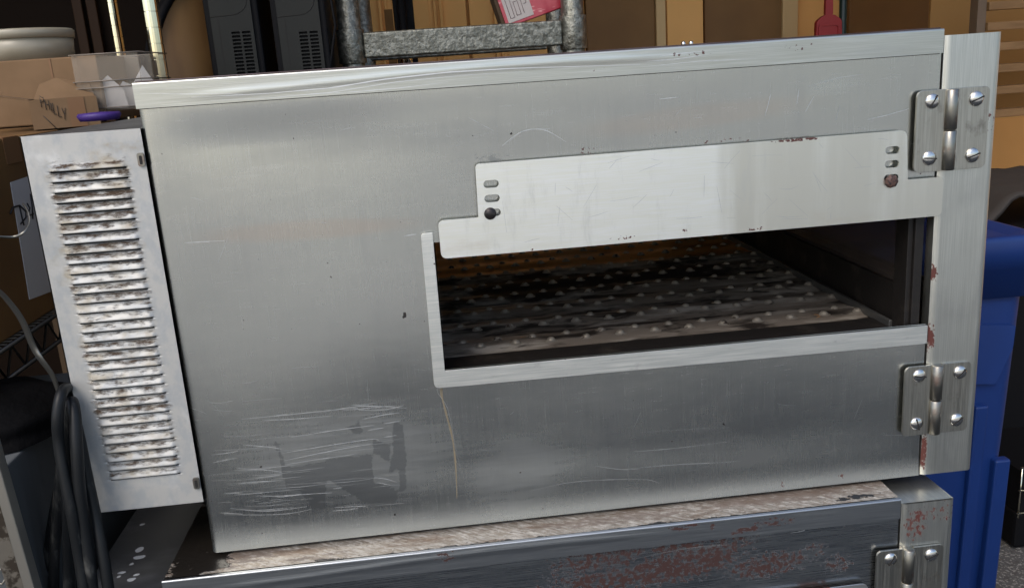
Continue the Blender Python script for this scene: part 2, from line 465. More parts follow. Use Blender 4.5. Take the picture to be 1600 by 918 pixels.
def hinge(parent, x0, x1, z0, z1, angs, dark_top):
    h = empty('hinge'); h.parent = parent
    k0, k1 = x0+.0278, x0+.0416
    MB().prism(rrect(x0, k0+.001, z0, z1, (.006, 0, 0, .006)), -.0062, -.0038).build('hinge_leaf', m_hinge, h, .0006)
    MB().prism(rrect(k1-.001, x1, z0, z1, (0, .005, .005, 0)), -.0058, -.0034).build('hinge_leaf', m_hinge, h, .0006)
    kx = (k0+k1)/2; r = (k1-k0)/2-.0007
    zm = z0+(z1-z0)*.50
    for a, b in ((z0+.0004, zm-.0004), (zm+.0004, z1-.0004)):
        MB().lathe([(0.0001, a), (r-.0008, a), (r, a+.0007), (r, b-.0007), (r-.0008, b), (0.0001, b)], (kx, -.0062, 0), 'z', 24).build('hinge_knuckle', m_knuckle, h)
    MB().box(k0-.001, k1+.001, -.0052, .004, z0+.001, z1-.001).build('hinge_backing', m_knuckle, h)
    for i, (sx, sz) in enumerate(((x0+.0155, z1-.0105), (x0+.060, z1-.0112), (x0+.0155, z0+.0133), (x0+.0597, z0+.0128))):
        s_ = screw(h, sx, sz, -.0058, angs[i])
    return h

def make_oven(loc, low=False):
    root = empty('conveyor_oven', loc)
    ox, oy, oz = loc
    q = lambda px, py: fp(px, py, ox, oy, oz)
    LZ = .4375
    # ---- front panel: buckled sheet with a notch for the tunnel opening
    XA, ZA, ZB = .2483, .1692, .296
    xs = sorted(set(np.round(np.linspace(0, OW, 300), 5)) | {XA})
    zs = sorted(set(np.round(np.linspace(.0003, LZ+.0015, 178), 5)) | {ZA, ZB})
    def ydisp(x, z):
        lw = .036-.012*x/OW
        y = 0.
        if z < lw: y -= .17/lw*(lw-z)**2/2*1.15
        e = ss(0, .05, x)*ss(0, .03, OW-x)*ss(0, .05, z-.02)*ss(0, .04, LZ-z)
        y += e*.0012; y -= e*(1-.5*ss(.18,.25,x))*(.0016*math.sin(9*x+5*z+.6) + .0010*math.sin(16*x-11*z+1.) + .0006*math.sin(25*z+7*x) + .0004*math.sin(34*z-5*x+2))
        y -= .0006*math.exp(-((z-(.405-.25*(x-.2)**2))/.014)**2)*ss(.05,.2,x)*ss(0,.2,.45-x)
        if x < .006: y += .0035*(1-x/.006)**2
        return y+.0022*ss(0, 1, 1) - .0022
    if not low:
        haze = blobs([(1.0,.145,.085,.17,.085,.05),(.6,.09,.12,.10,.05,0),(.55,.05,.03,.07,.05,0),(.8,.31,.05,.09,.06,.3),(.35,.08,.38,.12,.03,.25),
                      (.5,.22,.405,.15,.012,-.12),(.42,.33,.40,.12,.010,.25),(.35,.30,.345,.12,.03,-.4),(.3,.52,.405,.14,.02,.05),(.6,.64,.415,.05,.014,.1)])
        warm_reflect = blobs([(.6,.13,.318,.16,.016,-.02),(.25,.38,.01,.4,.02,.02),(.5,.5,.395,.2,.02,.05)])
        PR = [[(200+.39*a, 560+.39*b) for a, b in P] for P in (
            [(430,270),(500,330),(450,345),(420,360),(440,300)], [(465,440),(505,440),(515,585),(495,560),(470,480)],
            [(580,330),(600,330),(640,440),(655,500),(630,520),(610,400)],
            [(620,430),(700,425),(860,390),(980,380),(985,500),(960,590),(860,520),(800,480),(790,600),(740,600),(690,530),(640,520)],
            [(980,500),(1040,500),(1085,530),(1075,580),(1000,600),(965,590)],
            [(1060,250),(1100,260),(1115,400),(1115,530),(1085,530),(1085,440),(1040,470),(1060,380)],
            [(850,265),(900,270),(930,240),(940,300),(905,300),(880,280)], [(975,320),(1050,340),(1050,420),(985,380)])]
        PR = [[q(*p) for p in P] for P in PR]
        def resid(x, z):
            if not (.05 < x < .27 and z < .15): return .35*blob(x, z, .31, .37, .03, .012)*2
            return sum(.2*any(poly_in(x+dx, z+dz, P) for P in PR) for dx, dz in ((0,0),(.0018,0),(-.0018,0),(0,.0018),(0,-.0018)))*.85
        rust = blobs([(.9,*q(1313,742),.006,.007,0),(.9,*q(1222,755),.005,.005,0),(.6,*q(1150,220),.03,.006,0),(.7,*q(1100,222),.02,.004,0),(.5,*q(1425,290),.03,.01,0),(.6,*q(1440,270),.01,.012,0),(.55,.40,.37,.02,.01,0)])
        A = dict(haze=haze, warm_reflect=warm_reflect, residue=resid, rust=rust)
        mf = m_front
    else:
        paint = blobs([(.95,*q(1060,885),.11,.026,.1),(.85,*q(960,905),.10,.02,0),(.85,*q(1200,882),.07,.022,.1),(.8,*q(1060,855),.05,.016,.1),(.78,*q(940,870),.07,.03,.1),
                       (.72,*q(1100,850),.10,.035,.1),(.62,*q(900,890),.05,.04,.1),(.66,*q(1310,880),.025,.02,0),(.62,*q(1275,860),.02,.02,0)])
        A = dict(haze=blobs([(.8,.55,.36,.25,.05,.1),(.6,.2,.38,.2,.04,0),(.7,.3,.39,.2,.015,0)]), paint=paint, rust=blobs([(.5,.4,.4,.2,.03,0)]))
        mf = m_front_low
    mb = MB()
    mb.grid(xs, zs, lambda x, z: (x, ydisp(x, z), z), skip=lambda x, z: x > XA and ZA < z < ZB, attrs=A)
    # scratches laid 0.15 mm proud of the sheet
    yy = lambda x, z: ydisp(x, z)-.00018
    def scr(pts, w, mi=1, k=14):
        P = [q(*p) for p in pts]
        out = []
        for i in range(k+1):
            t = i/k*(len(P)-1); j = min(int(t), len(P)-2); u = t-j
            p0 = P[max(j-1,0)]; p1 = P[j]; p2 = P[j+1]; p3 = P[min(j+2,len(P)-1)]
            out.append(tuple(.5*((2*p1[c])+(-p0[c]+p2[c])*u+(2*p0[c]-5*p1[c]+4*p2[c]-p3[c])*u*u+(-p0[c]+3*p1[c]-3*p2[c]+p3[c])*u**3) for c in (0,1)))
        mb.stroke(out, w, yy, mi, .35)
    if not low:
        rnd = random.Random(5)
        for s_ in [[(378,654),(440,648),(520,640),(560,637)],[(412,656),(470,653),(520,649)],[(455,682),(520,672),(585,664)],[(440,707),(520,694),(580,686),(592,688)],
                   [(445,718),(520,703),(580,693)],[(448,724),(500,716),(560,708)],[(520,640),(570,634),(635,638)],[(430,776),(470,771),(520,768)],[(350,803),(420,803),(460,800),(487,794)],
                   [(522,792),(560,790),(575,791)],[(520,797),(545,795),(560,793)],[(565,655),(600,648),(625,645)],[(585,745),(605,748),(620,753)],[(590,753),(610,757)],[(575,672),(600,668)],
                   [(400,773),(440,773),(470,770)],[(372,754),(400,751),(440,749)],[(350,770),(380,768)],[(360,793),(420,797),(480,790)],[(345,800),(380,802)],
                   [(380,694),(420,697),(440,700)],[(330,710),(360,706),(372,703)],[(333,722),(370,714)],[(370,730),(420,733),(440,736)],[(400,745),(440,740)],[(520,762),(535,760)],
                   [(600,683),(620,680)],[(560,640),(600,640),(630,634)],[(535,641),(590,636),(620,634)],[(600,662),(625,658)]]:
            scr(s_, .0007, 1)
        for _ in range(70):
            x = rnd.uniform(325, 600); y = rnd.uniform(620, 800); L = rnd.uniform(20, 110)
            if x+L > 640: continue
            scr([(x, y), (x+L*.5, y-L*.04+rnd.uniform(-2,2)), (x+L, y-L*.085)], rnd.uniform(.00022,.00042), 2 if rnd.random() < .6 else 1, 6)
        for _ in range(60):
            x = rnd.uniform(250, 1400); y = rnd.uniform(150, 800); L = rnd.uniform(8, 45); a = rnd.uniform(-PI, PI) if rnd.random() < .5 else rnd.uniform(-.3, .1)
            (u, w_) = q(x, y)
            if u > XA-.02 and .14 < w_ < .38 or not (0.01 < u < .72 and .03 < w_ < .43): continue
            scr([(x, y), (x+L*.5*math.cos(a), y+L*.5*math.sin(a)+rnd.uniform(-2,2)), (x+L*math.cos(a), y+L*math.sin(a))], .00024, 2, 6)
        for s_, w_ in [([(288,379),(310,378),(352,376)],.0005),([(632,369),(650,366)],.0006),([(785,228),(815,206),(850,203),(885,222)],.0005),([(795,222),(820,204),(860,201)],.0003),
                     ([(975,733),(1050,726),(1130,722),(1160,719)],.0005),([(930,728),(970,733),(1000,732)],.0004),([(1000,676),(1060,672),(1140,668)],.0003),([(990,706),(1060,700),(1140,690)],.0004),
                     ([(830,766),(900,752),(1000,748),(1030,754)],.0004),([(1195,182),(1201,160),(1204,147)],.0005),([(1245,163),(1248,140)],.0004),([(1258,175),(1272,150)],.0004),([(1305,190),(1312,165)],.0003),
                     ([(1263,135),(1310,122),(1350,116)],.0003),([(690,600),(683,612),(700,640),(712,700),(722,740)],.00025),([(1355,187),(1385,180),(1420,170)],.0004),([(1030,155),(1060,152)],.0004)]:
            scr(s_, w_, 2 if w_ < .0004 else 1)
        # dried drip below the opening's corner
        scr([(691,604),(692,625),(698,650),(706,680),(711,715),(713,745),(714,778)], .0017, 3, 20)
        scr([(690,604),(689,615),(693,632)], .0018, 3, 8)
        for s_, w_ in [([(632,488),(633,496)],.0035),([(629,494),(631,497)],.002),([(1130,662),(1133,664)],.002),([(407,727),(409,729)],.0025),([(616,802),(618,804)],.002),([(798,208),(800,210)],.0025)]:
            scr(s_, w_, 4, 3)
    else:
        for s_, w_ in [([(520,880),(640,862),(760,846)],.0004),([(1235,832),(1255,828),(1262,822)],.0007),([(880,868),(940,858),(985,853)],.0005),([(1000,870),(1080,855),(1150,850)],.0003),([(300,915),(420,898),(560,884)],.0004)]:
            scr(s_, w_, 1)
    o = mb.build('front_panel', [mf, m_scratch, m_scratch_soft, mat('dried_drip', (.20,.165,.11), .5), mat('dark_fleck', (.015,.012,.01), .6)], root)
    # ---- shell behind the panel
    sh = MB()
    sh.box(.002, .0035, .004, OD, .003, OH-.004)
    sh.box(.0035, OW-.004, .0065, .0075, .003, .150)
    sh.box(.0035, XA-.004, .0065, .0075, .150, LZ)
    sh.box(XA-.004, OW-.004, .0065, .0075, .315, LZ)
    sh.box(.0035, OW-.002, .006, OD, .002, .004)
    sh.box(OW-.0035, OW-.002, .006, .030, .004, .150)
    sh.box(OW-.0035, OW-.002, .030, OD, .004, .205)
    sh.box(OW-.0035, OW-.002, .006, OD, .330, OH-.004)
    sh.box(.0035, OW-.0035, OD-.002, OD, .004, .160)
    sh.box(.0035, OW-.0035, OD-.002, OD, .31, OH-.004)
    sh.box(.0035, XA-.02, OD-.002, OD, .160, .31)
    sh.build('body_shell', m_side, root)
    # ---- lid with its front flange
    mb = MB()
    xs2 = list(np.linspace(-.0006, OW+.0002, 120)); zs2 = list(np.linspace(LZ, OH-.0016, 10))
    def yl(x, z): return -.0024 - .0005*math.sin(11*x+.5) - .0007*math.exp(-((z-(.449-.004*math.cos(9*x)))/.0022)**2)*ss(.03,.1,x)*ss(0,.15,.55-x)
    ra = blobs([(.75,.5,.453,.05,.006,0),(.7,.6,.452,.04,.008,0),(.6,.41,.445,.05,.008,0),(.6,.3,.44,.03,.004,0)]) if not low else None
    pa = blobs([(.9,*q(1130,803),.03,.006,.1),(.8,*q(1070,820),.03,.006,.1),(.9,*q(1165,825),.03,.005,.1),(.7,*q(1210,812),.04,.008,0),(.85,*q(1110,822),.006,.008,0),(.7,*q(700,868),.02,.01,0)]) if low else None
    mb.grid(xs2, zs2, lambda x, z: (x, yl(x, z), z), attrs=dict(rust=ra) if not low else dict(paint=pa))
    # rolled top edge
    prof = []
    for k in range(7):
        a = PI/2*k/6; prof.append((.0016*(1-math.cos(a))*1.0, .0016*math.sin(a)))
    nb = len(mb.v)
    mb.grid(xs2, list(range(7)), lambda x, j: (x, yl(x, zs2[-1])+prof[int(j)][0], zs2[-1]+prof[int(j)][1]))
    mb.grid(xs2, [0, 1], lambda x, j: (x, yl(x, zs2[-1])+.0016+(.0018 if j else 0), OH))
    mb.box(-.0006, .0006, -.001, .03, LZ, OH-.0005)
    mb.grid(xs2, [0, 1], lambda x, j: (x, yl(x, zs2[0])+(0 if j else .0028), LZ))
    if not low:
        for pts, w_ in [([(300,152),(420,146),(520,137),(600,124),(700,113),(800,107),(900,104),(1000,101)],.0009),([(330,157),(420,153),(520,144),(620,128),(720,118),(820,112)],.0005),
                        ([(220,146),(300,147),(380,146)],.0004),([(480,148),(560,143),(620,138),(700,128)],.0005),([(1010,96),(1060,92),(1105,85)],.0005),([(1030,88),(1060,84),(1110,79)],.0005),([(1000,105),(1090,96),(1180,92)],.0004)]:
            P = [q(*p) for p in pts]
            R_ = []
            for i in range(41):
                t = i/40*(len(P)-1); j = min(int(t), len(P)-2); u = t-j; u = u
                R_.append((P[j][0]*(1-u)+P[j+1][0]*u, P[j][1]*(1-u)+P[j+1][1]*u))
            mb.stroke(R_, w_, lambda x, z: yl(x, z)-.00015, 1, .3)
    mb.build('lid_flange', [m_trim if not low else m_trim_low, m_scratch], root)
    # dark seam under the flange
    MB().box(.002, OW-.002, -.0009, -.0002, LZ-.0006, LZ+.002).build('flange_seam', m_dark_slot, root)
    # ---- top sheet
    tb = MB()
    if low:
        tx = list(np.linspace(.0006, OW-.0004, 110)); ty = list(np.linspace(.0018, .34, 60))
        tar = blobs([(1.2,.02,.09,.05,.10,0),(1.,.03,.02,.05,.03,.5),(.8,.06,.06,.04,.03,.4),(.6,.16,.003,.06,.004,0),(.5,.30,.003,.16,.004,0),(.6,.50,.003,.12,.004,0),(.6,.7,.01,.06,.008,0)])
        burn = blobs([(.9,.06,.03,.09,.035,.2),(.7,.15,.01,.07,.012,0),(.8,.45,.02,.15,.02,0),(.9,.62,.03,.15,.03,0),(.8,.72,.06,.08,.08,0),(.6,.02,.2,.1,.1,0)])
        tb.grid(tx, ty, lambda x, y: (x, y, OH+.0002+.0006*mnoise.noise(Vector((x*30, y*60, 0)))*ss(0,.01,y)), attrs=dict(tar=tar, burn=burn))
        tb.grid([.0006, OW-.0004], [.34, OD], lambda x, y: (x, y, OH))
        tb.build('top_sheet', m_top_grime, root)
    else:
        tb.box(.001, OW-.001, .0012, OD, OH-.002, OH+.0012)
        tb.box(.004, OW-.004, OD-.06, OD, OH+.0012, OH+.004)
        tb.build('top_sheet', m_body_dark, root, .0006)
    # ---- trim round the opening: upright strip and sill strip in one piece
    P = [(.2365,.1518),(.7430,.1490),(.7430,.1682),(.2483,.1692),(.2483,.3064),(.2372,.3064)]
    MB().prism(round_poly(P, [.006,.0,.0,.0006,.0,.004]), -.0034, -.0012).build('opening_trim', m_frame, root, .0005)
    # ---- slide plate
    P = [(.2545,.2814),(.7486,.2822),(.7486,.3205),(.7118,.3205),(.7088,.3684),(.2930,.3674),(.2922,.3177),(.2542,.3177)]
    rad = [.006,.006,.006,.0008,.007,.004,.0008,.006]
    hs = []
    for sx in (.3063, .6950):
        for sz in ((.3481,.3346,.3213) if sx < .5 else (.3503,.3370,.3235)):
            hs.append(rrect(sx-.0072, sx+.0072, sz-.0036, sz+.0036, .0035, 4))
    pl = MB()
    Pr = round_poly(P, rad)
    pl.prism(Pr, -.0068, -.0050, hs)
    rs_ = random.Random(21)
    for _ in range(46):
        x = rs_.uniform(.30, .70); z = rs_.uniform(.287, .362); a = rs_.choice((0, 0, 1.5, .8, 2.2))+rs_.uniform(-.3, .3); L = rs_.uniform(.006, .03)
        dx_, dz_ = L*math.cos(a)/2, L*math.sin(a)/2
        if not (.286 < z-abs(dz_) and z+abs(dz_) < .364): continue
        pl.stroke([(x-dx_, z-dz_), (x, z+rs_.uniform(-.0006,.0006)), (x+dx_, z+dz_)], .00028, -.00692, 1, .3)
    bm = bmesh.new()
    pm = pl.build('slide_plate', [m_plate if not low else m_plate_low, m_scratch_soft], root)
    bm.from_mesh(pm.data)
    bmesh.ops.remove_doubles(bm, verts=bm.verts, dist=1e-6)
    for k in range(1, 40):
        bmesh.ops.bisect_plane(bm, geom=bm.verts[:]+bm.edges[:]+bm.faces[:], plane_co=(.254+.495*k/40, 0, 0), plane_no=(1, 0, 0))
    for k in range(1, 12):
        bmesh.ops.bisect_plane(bm, geom=bm.verts[:]+bm.edges[:]+bm.faces[:], plane_co=(0, 0, .2814+.087*k/12), plane_no=(0, 0, 1))
    bm.to_mesh(pm.data); bm.free()
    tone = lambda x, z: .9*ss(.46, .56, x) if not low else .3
    rust = blobs([(.8,.43,.287,.03,.004,0),(.9,.34,.283,.01,.003,0),(.8,.37,.284,.01,.003,0),(.75,.49,.292,.02,.012,0),(.7,.29,.332,.006,.012,0),(.8,.56,.285,.03,.004,0),(.6,.5,.366,.1,.003,0),(.9,.6,.367,.05,.003,0)] if not low
                 else [(1.2,.65,.362,.03,.012,.1),(1.,.58,.355,.03,.01,.1),(.9,.69,.355,.02,.012,0)])
    for nm, fn in (('tone', tone), ('rust', rust)):
        a = pm.data.attributes.new(nm, 'FLOAT', 'POINT')
        a.data.foreach_set('value', [fn(v.co.x, v.co.z) for v in pm.data.vertices])
    bv = pm.modifiers.new('bevel', 'BEVEL'); bv.width = .0005; bv.segments = 2; bv.limit_method = 'ANGLE'; bv.angle_limit = math.radians(60)
    st = MB()
    rnd = random.Random(9)
    # ---- the two thumb screws in the slots
    screw(root, .3035, .3205, -.0068, .1, 'thumb_screw', .0058, m_knob_black)
    mb = MB().lathe([(.0062,0),(.0068,.002),(.0060,.0042),(.0035,.0052),(.0001,.0054)], (.6945,-.0066,.3205), '-y', 7, 0, False)
    mb.build('thumb_screw', m_knob_rust, root, .0006)
    # ---- door post and door with its window hole
    door = MB()
    dz0, dz1 = .0006, .4535
    dx = list(np.linspace(.7449, .8013, 18)); dzs = list(np.linspace(dz0, dz1, 130))
    drust = blobs([(.95,.7462,.222,.006,.014,0),(1.,.7462,.155,.007,.022,0),(.9,.7462,.032,.006,.03,0),(.8,.7462,.02,.006,.02,0),(.5,.78,.37,.04,.03,0),(.75,.76,.06,.02,.012,0),(.6,.7995,.18,.004,.01,0)] if not low else
                  [(.7,.76,.43,.02,.03,0),(.5,.79,.44,.03,.02,0),(.8,.7462,.36,.006,.05,0)])
    door.grid(dx, dzs, lambda x, z: (x, -.0030-.0004*math.sin(12*z)+(.0025*(1-(x-.7449)/.0033)**2 if x < .7482 else 0)+(.0025*((x-.798)/.0033)**2 if x > .798 else 0), z), attrs=dict(rust=drust))
    door.box(.7449, .7460, -.0005, .012, dz0, dz1)
    door.box(.8002, .8013, -.0003, OD, dz0, .190)
    door.box(.8002, .8013, -.0003, .035, .190, .335)
    door.box(.8002, .8013, .60, OD, .190, .335)
    door.box(.8002, .8013, -.0003, OD, .335, dz1)
    door.box(.7460, .8002, .0, OD, dz1-.0012, dz1-.0002)
    door.box(.7460, .8002, .0, OD, dz0, dz0+.001)
    d_o = door.build('door', [m_door], root)
    gl = MB().box(.7990, .7998, .030, .61, .186, .339).build('window_glass', m_oven_glass, d_o)
    for (bz, by) in ((.3531, .045), (.0118, .02)):
        k_ = (.0075 if bz > .1 else .003)
        MB().lathe([(k_, 0), (k_, .001), (k_*.8, .0028), (k_*.4, .004), (.0001, .0043)], (.8013, by, bz), 'x', 20).build('door_bolt', m_screw, d_o)
    # ---- hinges
    hinge(root, .7175, .7910, .3264, .4042, (-1.0,-.35,.1,-.3), 0)
    hinge(root, .7195, .7915, .0490, .1260, (.15,-.7,1.3,-.6), 1)
    # ---- tunnel: floor with raised jets, walls, roof
    if not low:
        tun = MB()
        tun.box(.2400, .2480, .0045, OD-.003, .150, .325)           # left wall
        tun.box(.2480, .7380, .0045, OD-.003, .325, .330)           # roof
        tun.box(.7290, .7380, .0045, .0300, .150, .325)             # right jamb
        tun.box(.7270, .7330, .0300, OD-.003, .150, .205)           # right wall below the window
        tun.box(.7235, .7290, .0080, .0320, .150, .325)
        tun.box(.7270, .7330, .60, OD-.003, .205, .325)
        tun.build('tunnel_wall', m_soot, root, .0006)
        fl = MB()
        fx = list(np.linspace(.2480, .7270, 200)); fy = list(np.linspace(.066, OD-.004, 240))
        rows = [(.0950+.064*k, .1115+.064*k) for k in range(13)]
        def zf(x, y):
            ph = (y-.103)/.064*2*PI
            z = .1585+.0016*math.cos(ph)
            return z+.0006*mnoise.noise(Vector((x*9, y*20, 3)))
        soot = blobs([(1.0,.38,.34,.15,.12,0),(1.1,.5,.36,.3,.06,0),(.6,.27,.26,.04,.14,0),(.8,.6,.36,.1,.1,0),(.7,.5,.2,.2,.02,.05),(.9,.5,.13,.3,.008,0)])
        warm_light_rust = lambda x, y: 1.0*ss(.40, .46, y)
        fl.grid(fx, fy, lambda x, y: (x, y, zf(x, y)), attrs=dict(soot=soot, warm_light_rust=warm_light_rust))
        rnd = random.Random(3)
        for (ya, yb) in rows:
            if yb > OD-.02: break
            for k in range(-1, 13):
                for (yy_, off) in ((ya, .2890), (yb, .3090)):
                    x = off+.0389*k; y = yy_+rnd.uniform(-.001, .001)
                    if not .256 < x < .718: continue
                    z = zf(x, y); n_ = 12; h_ = .0030
                    fl.lathe([(.0080,-.0006),(.0050,.0002),(.0043,.0010),(.0036,.0021),(.0024,.0029),(.0010,.0032),(.0001,.0033)], (x, y, z), 'z', n_, 3)
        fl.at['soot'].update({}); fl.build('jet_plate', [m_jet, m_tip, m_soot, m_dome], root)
        MB().box(.2480, .7270, .0046, .066, .1560, .1595).build('entry_shelf', m_soot, root, .001)
        MB().box(.7195, .7235, .03, OD-.01, .158, .1665).build('tray_rail', m_tray_edge, root, .0008)
        MB().box(.7330, .7336, .030, .60, .203, .325).build('inner_glass', m_oven_glass, root)
    # ---- louvred motor housing on the left
    vb = empty('motor_housing'); vb.parent = root
    X0, X1, Z0, Z1 = -.1040, -.0008, .0557, .4208
    NL = 33; zt, zb_ = .3955, .0872; pitch = (zt-zb_)/NL
    lx0, lx1 = -.0862, -.0166
    xs = sorted(set(np.round(np.linspace(X0, lx0, 8), 5)) | set(np.round(np.linspace(lx0, lx0+.005, 6), 5)) | set(np.round(np.linspace(lx0+.005, lx1-.005, 30), 5)) | set(np.round(np.linspace(lx1-.005, lx1, 6), 5)) | set(np.round(np.linspace(lx1, X1, 8), 5)))
    prof = [(0, 0), (.10, .0001), (.25, .0007), (.42, .0015), (.60, .0023), (.72, .0027), (.735, .0025), (.74, .0006), (.76, -.0020), (.93, -.0020), (.935, -.0001), (1., 0)]
    zl = [Z1, (Z1+zt)/2]; hl = [0, 0]; ul = [-1, -1]
    for i in range(NL):
        for t, h in prof[:-1]:
            zl.append(zt-pitch*(i+t)); hl.append(h); ul.append(t)
    zl += [zb_, (zb_+Z0)/2, Z0]; hl += [0, 0, 0]; ul += [-1]*3
    mb = MB(); n = len(xs)
    skew = lambda z: 0
    gr, dr = {}, {}
    for j, z in enumerate(zl):
        for x in xs:
            e = min(ss(lx0, lx0+.005, x), ss(0, .005, lx1-x))
            mb.v.append((x, -hl[j]*e, z+skew(z)))
            inside = ss(lx0-.008, lx0+.004, x)*ss(0, .012, lx1+.008-x)*ss(0, .012, zt+.006-z)*ss(0, .012, z-zb_+.006)
            i_ = len(mb.v)-1
            gr[i_] = .42*inside + .5*blob(x, z, -.03, .405, .05, .03) + .3*blob(x, z, -.095, .3, .03, .2)
            li = int((zt-z)/pitch) if zb_ < z < zt else -1
            rr = random.Random(li*7+2)
            amt = rr.uniform(.34, .60)
            dr[i_] = (inside*amt*(1.15 if 0 <= ul[j] < .3 else .8 if ul[j] >= 0 and ul[j] < .5 else .45 if ul[j] >= 0 else .2)) * (1.15 if z > .3 else .95)
            if ul[j] > .5 and abs(x-(lx0+lx1)/2) > .03: dr[i_] += .05
    mb.at['grime'] = gr; mb.at['dirt'] = dr
    for j in range(len(zl)-1):
        for i in range(n-1):
            a = j*n+i
            cx = (xs[i]+xs[i+1])/2
            dark = ul[j] >= .735 and ul[j] < .93 and lx0+.002 < cx < lx1-.002
            mb.f.append((a, a+n, a+n+1, a+1)); mb.mi.append(1 if dark else 0); mb.sm.append(False if dark or ul[j] in (.72,.93) else True)
    mb.build('louvred_panel', [m_galv, m_dark_slot], vb)
    bx = MB()
    bx.box(X0, X0+.001, 0, .60, Z0, Z1-.0003)
    bx.box(X0+.001, X1, 0.0006, .60, Z1-.0012, Z1-.0003)
    bx.box(X0+.001, X1, 0.0006, .60, Z0, Z0+.001)
    bx.box(X0+.001, X1, .599, .60, Z0+.001, Z1-.0012)
    if low:
        tgx = list(np.linspace(X0, X1, 60)); tgy = list(np.linspace(0, .45, 120))
        sp_ = [(1.2,at(px,py,2,Z1+oz).x-ox,at(px,py,2,Z1+oz).y-oy,rx,ry,0) for px,py,rx,ry in [(217,870,.010,.005),(190,894,.006,.004),(213,898,.005,.003),(172,897,.004,.003),(222,819,.004,.004),(206,880,.005,.003),(218,858,.006,.008),(205,905,.007,.004),(185,901,.003,.003)]]
        bx.grid(tgx, tgy, lambda x, y: (x, y, Z1+.0002), attrs=dict(spots=blobs(sp_)), smooth=False)
        bx.build('housing_shell', m_low_box_top, vb)
    else:
        bx.build('housing_shell', m_side, vb)
    for cz in (.3935, .0768):
        c = MB().prism(rrect(-.0072, -.0012, cz-.0060, cz+.0060, .0020), -.0022, -.0004)
        c.prism(rrect(-.0054, -.0030, cz-.0042, cz+.0036, .0009), -.0026, -.0021, mi=1)
        c.build('panel_clip', [m_knuckle, m_dark_slot], vb, .0004)
    if low:
        for lx, ly in ((.03,.05),(.70,.05),(.03,.85),(.70,.85)):
            MB().box(lx-.02, lx+.02, ly-.02, ly+.02, GZ-oz+.003, .002).build('leg', m_soot, root, .002)
    return root

m_plate_low = mat('lower_slide_plate_steel', (.62, .63, .63), .42, 1.,
    layers=[dict(col=(.16,.05,.035), attr='rust', scale=220, amp=2.8, detail=6, lo=.66, hi=.72, rough=.8, metal=0.)], bump=[((30, 60, 900), 2, .1, .0003)])
up = make_oven((0, 0, 0))
tag(up, 'upper stainless steel conveyor oven with open tunnel and dented bright slide plate', 'oven', 'stacked conveyor ovens')
lo = make_oven((-.0398, -.0362, -.4642), low=True)
tag(lo, 'lower steel conveyor oven with greasy top and flaking dark red paint', 'oven', 'stacked conveyor ovens')

# ------------------------------------------------------------------ background things
m_galvpipe = mat('galvanised_pipe', (.16, .16, .135), .40, .85,
    layers=[dict(col=(.30,.30,.26), scale=75, detail=6, rgh=.75, lo=.45, hi=.6, rough=.5), dict(col=(.10,.10,.085), scale=90, detail=4, lo=.62, hi=.7, rough=.6)], bump=[(110, 6, .9, .0025)])
m_blackp = mat('black_plastic', (.004,.004,.005), .6, spec=.15)
m_grey_case = mat('dark_grey_case', (.020,.021,.019), .55, bump=[(900, 2, .2, .0003)], spec=.2)
m_chrome = mat('chrome_post', (.70,.69,.58), .10, 1.)
m_card = mat('corrugated_cardboard', (.20,.12,.06), .85, vary=((.16,.095,.045), 14, 4), bump=[((300,300,8),2,.15,.0005)])
m_card_orange = mat('old_orange_cardboard', (.17,.085,.02), .85, vary=((.12,.058,.014), 9, 4))
m_tape = mat('brown_tape', (.19,.095,.04), .35)
m_paper = mat('white_paper', (.50,.49,.48), .8)
m_ink = mat('black_marker', (.015,.013,.013), .6)
m_white_pl = mat('cloudy_white_plastic', (.34,.31,.24), .35, vary=((.27,.245,.185), 12, 3), spec=.5)
m_red = mat('red_plastic', (.35,.02,.02), .4)
m_blue = mat('blue_bin_plastic', (.005,.025,.125), .42, vary=((.006,.030,.15), 6, 4), bump=[((30,30,12), 4, .1, .002),(400,2,.1,.0004)],
    layers=[dict(col=(.05,.08,.22), scale=(70,70,25), detail=5, lo=.68, hi=.78, op=.5, rough=.6)])
m_trimw = mat('casing_paint', (.60,.42,.20), .6)

def pz(px, py, y): return at(px, py, 1, y)
# panelled doors on the back wall, each a slab with raised mouldings
def wall_door(pxa, pxb, py, label, mtl, mould, nm='panel_door', y=YB, thick=.035, z1=1.5, panels=True, cat='door'):
    a, b = pz(pxa, py, y-thick).x, pz(pxb, py, y-thick).x
    r = empty(nm, (a, y-thick, GZ+.01)); tag(r, label, cat)
    h = z1-GZ; w = b-a
    MB().box(0, w, 0, thick-.003, 0, h).build('door_slab', mtl, r, .003)
    if panels:
        for (za, zb2) in ((.12, .80), (.90, h-.12)):
            x0, x1 = .09, w-.09
            f = MB()
            for k, e in enumerate((0, .022)):
                f.prism(rrect(x0+e, x1-e, za+e, zb2-e, 0), -.020+.008*k, 0, [rrect(x0+e+.010, x1-e-.010, za+e+.010, zb2-e-.010, 0)])
            f.build('panel_moulding', mould, r, .002)
            MB().prism(rrect(x0+.05, x1-.05, za+.05, zb2-.05, 0), -.006, 0).build('raised_panel', mtl, r, .004)
    return r
wall_door(560, 733, 80, 'tan panelled closet door left of the pair behind the grey pipe rack', m_wall, m_wall)
wall_door(736, 914, 60, 'tan panelled closet door meeting its twin behind the red package', m_wall, m_wall)
wall_door(917, 1024, 50, 'plain dark brown narrow door between two tan casings', m_brown, m_brown, 'plain_door', panels=False)
wall_door(1026, 1041, 50, 'thin pale upright casing beside the narrow brown door', m_trimw, m_trimw, 'door_casing', panels=False, cat='casing', thick=.05)
wall_door(1043, 1099, 50, 'broad bright tan upright board on the back wall', m_wall, m_wall, 'wall_board', panels=False, cat='board', thick=.06)
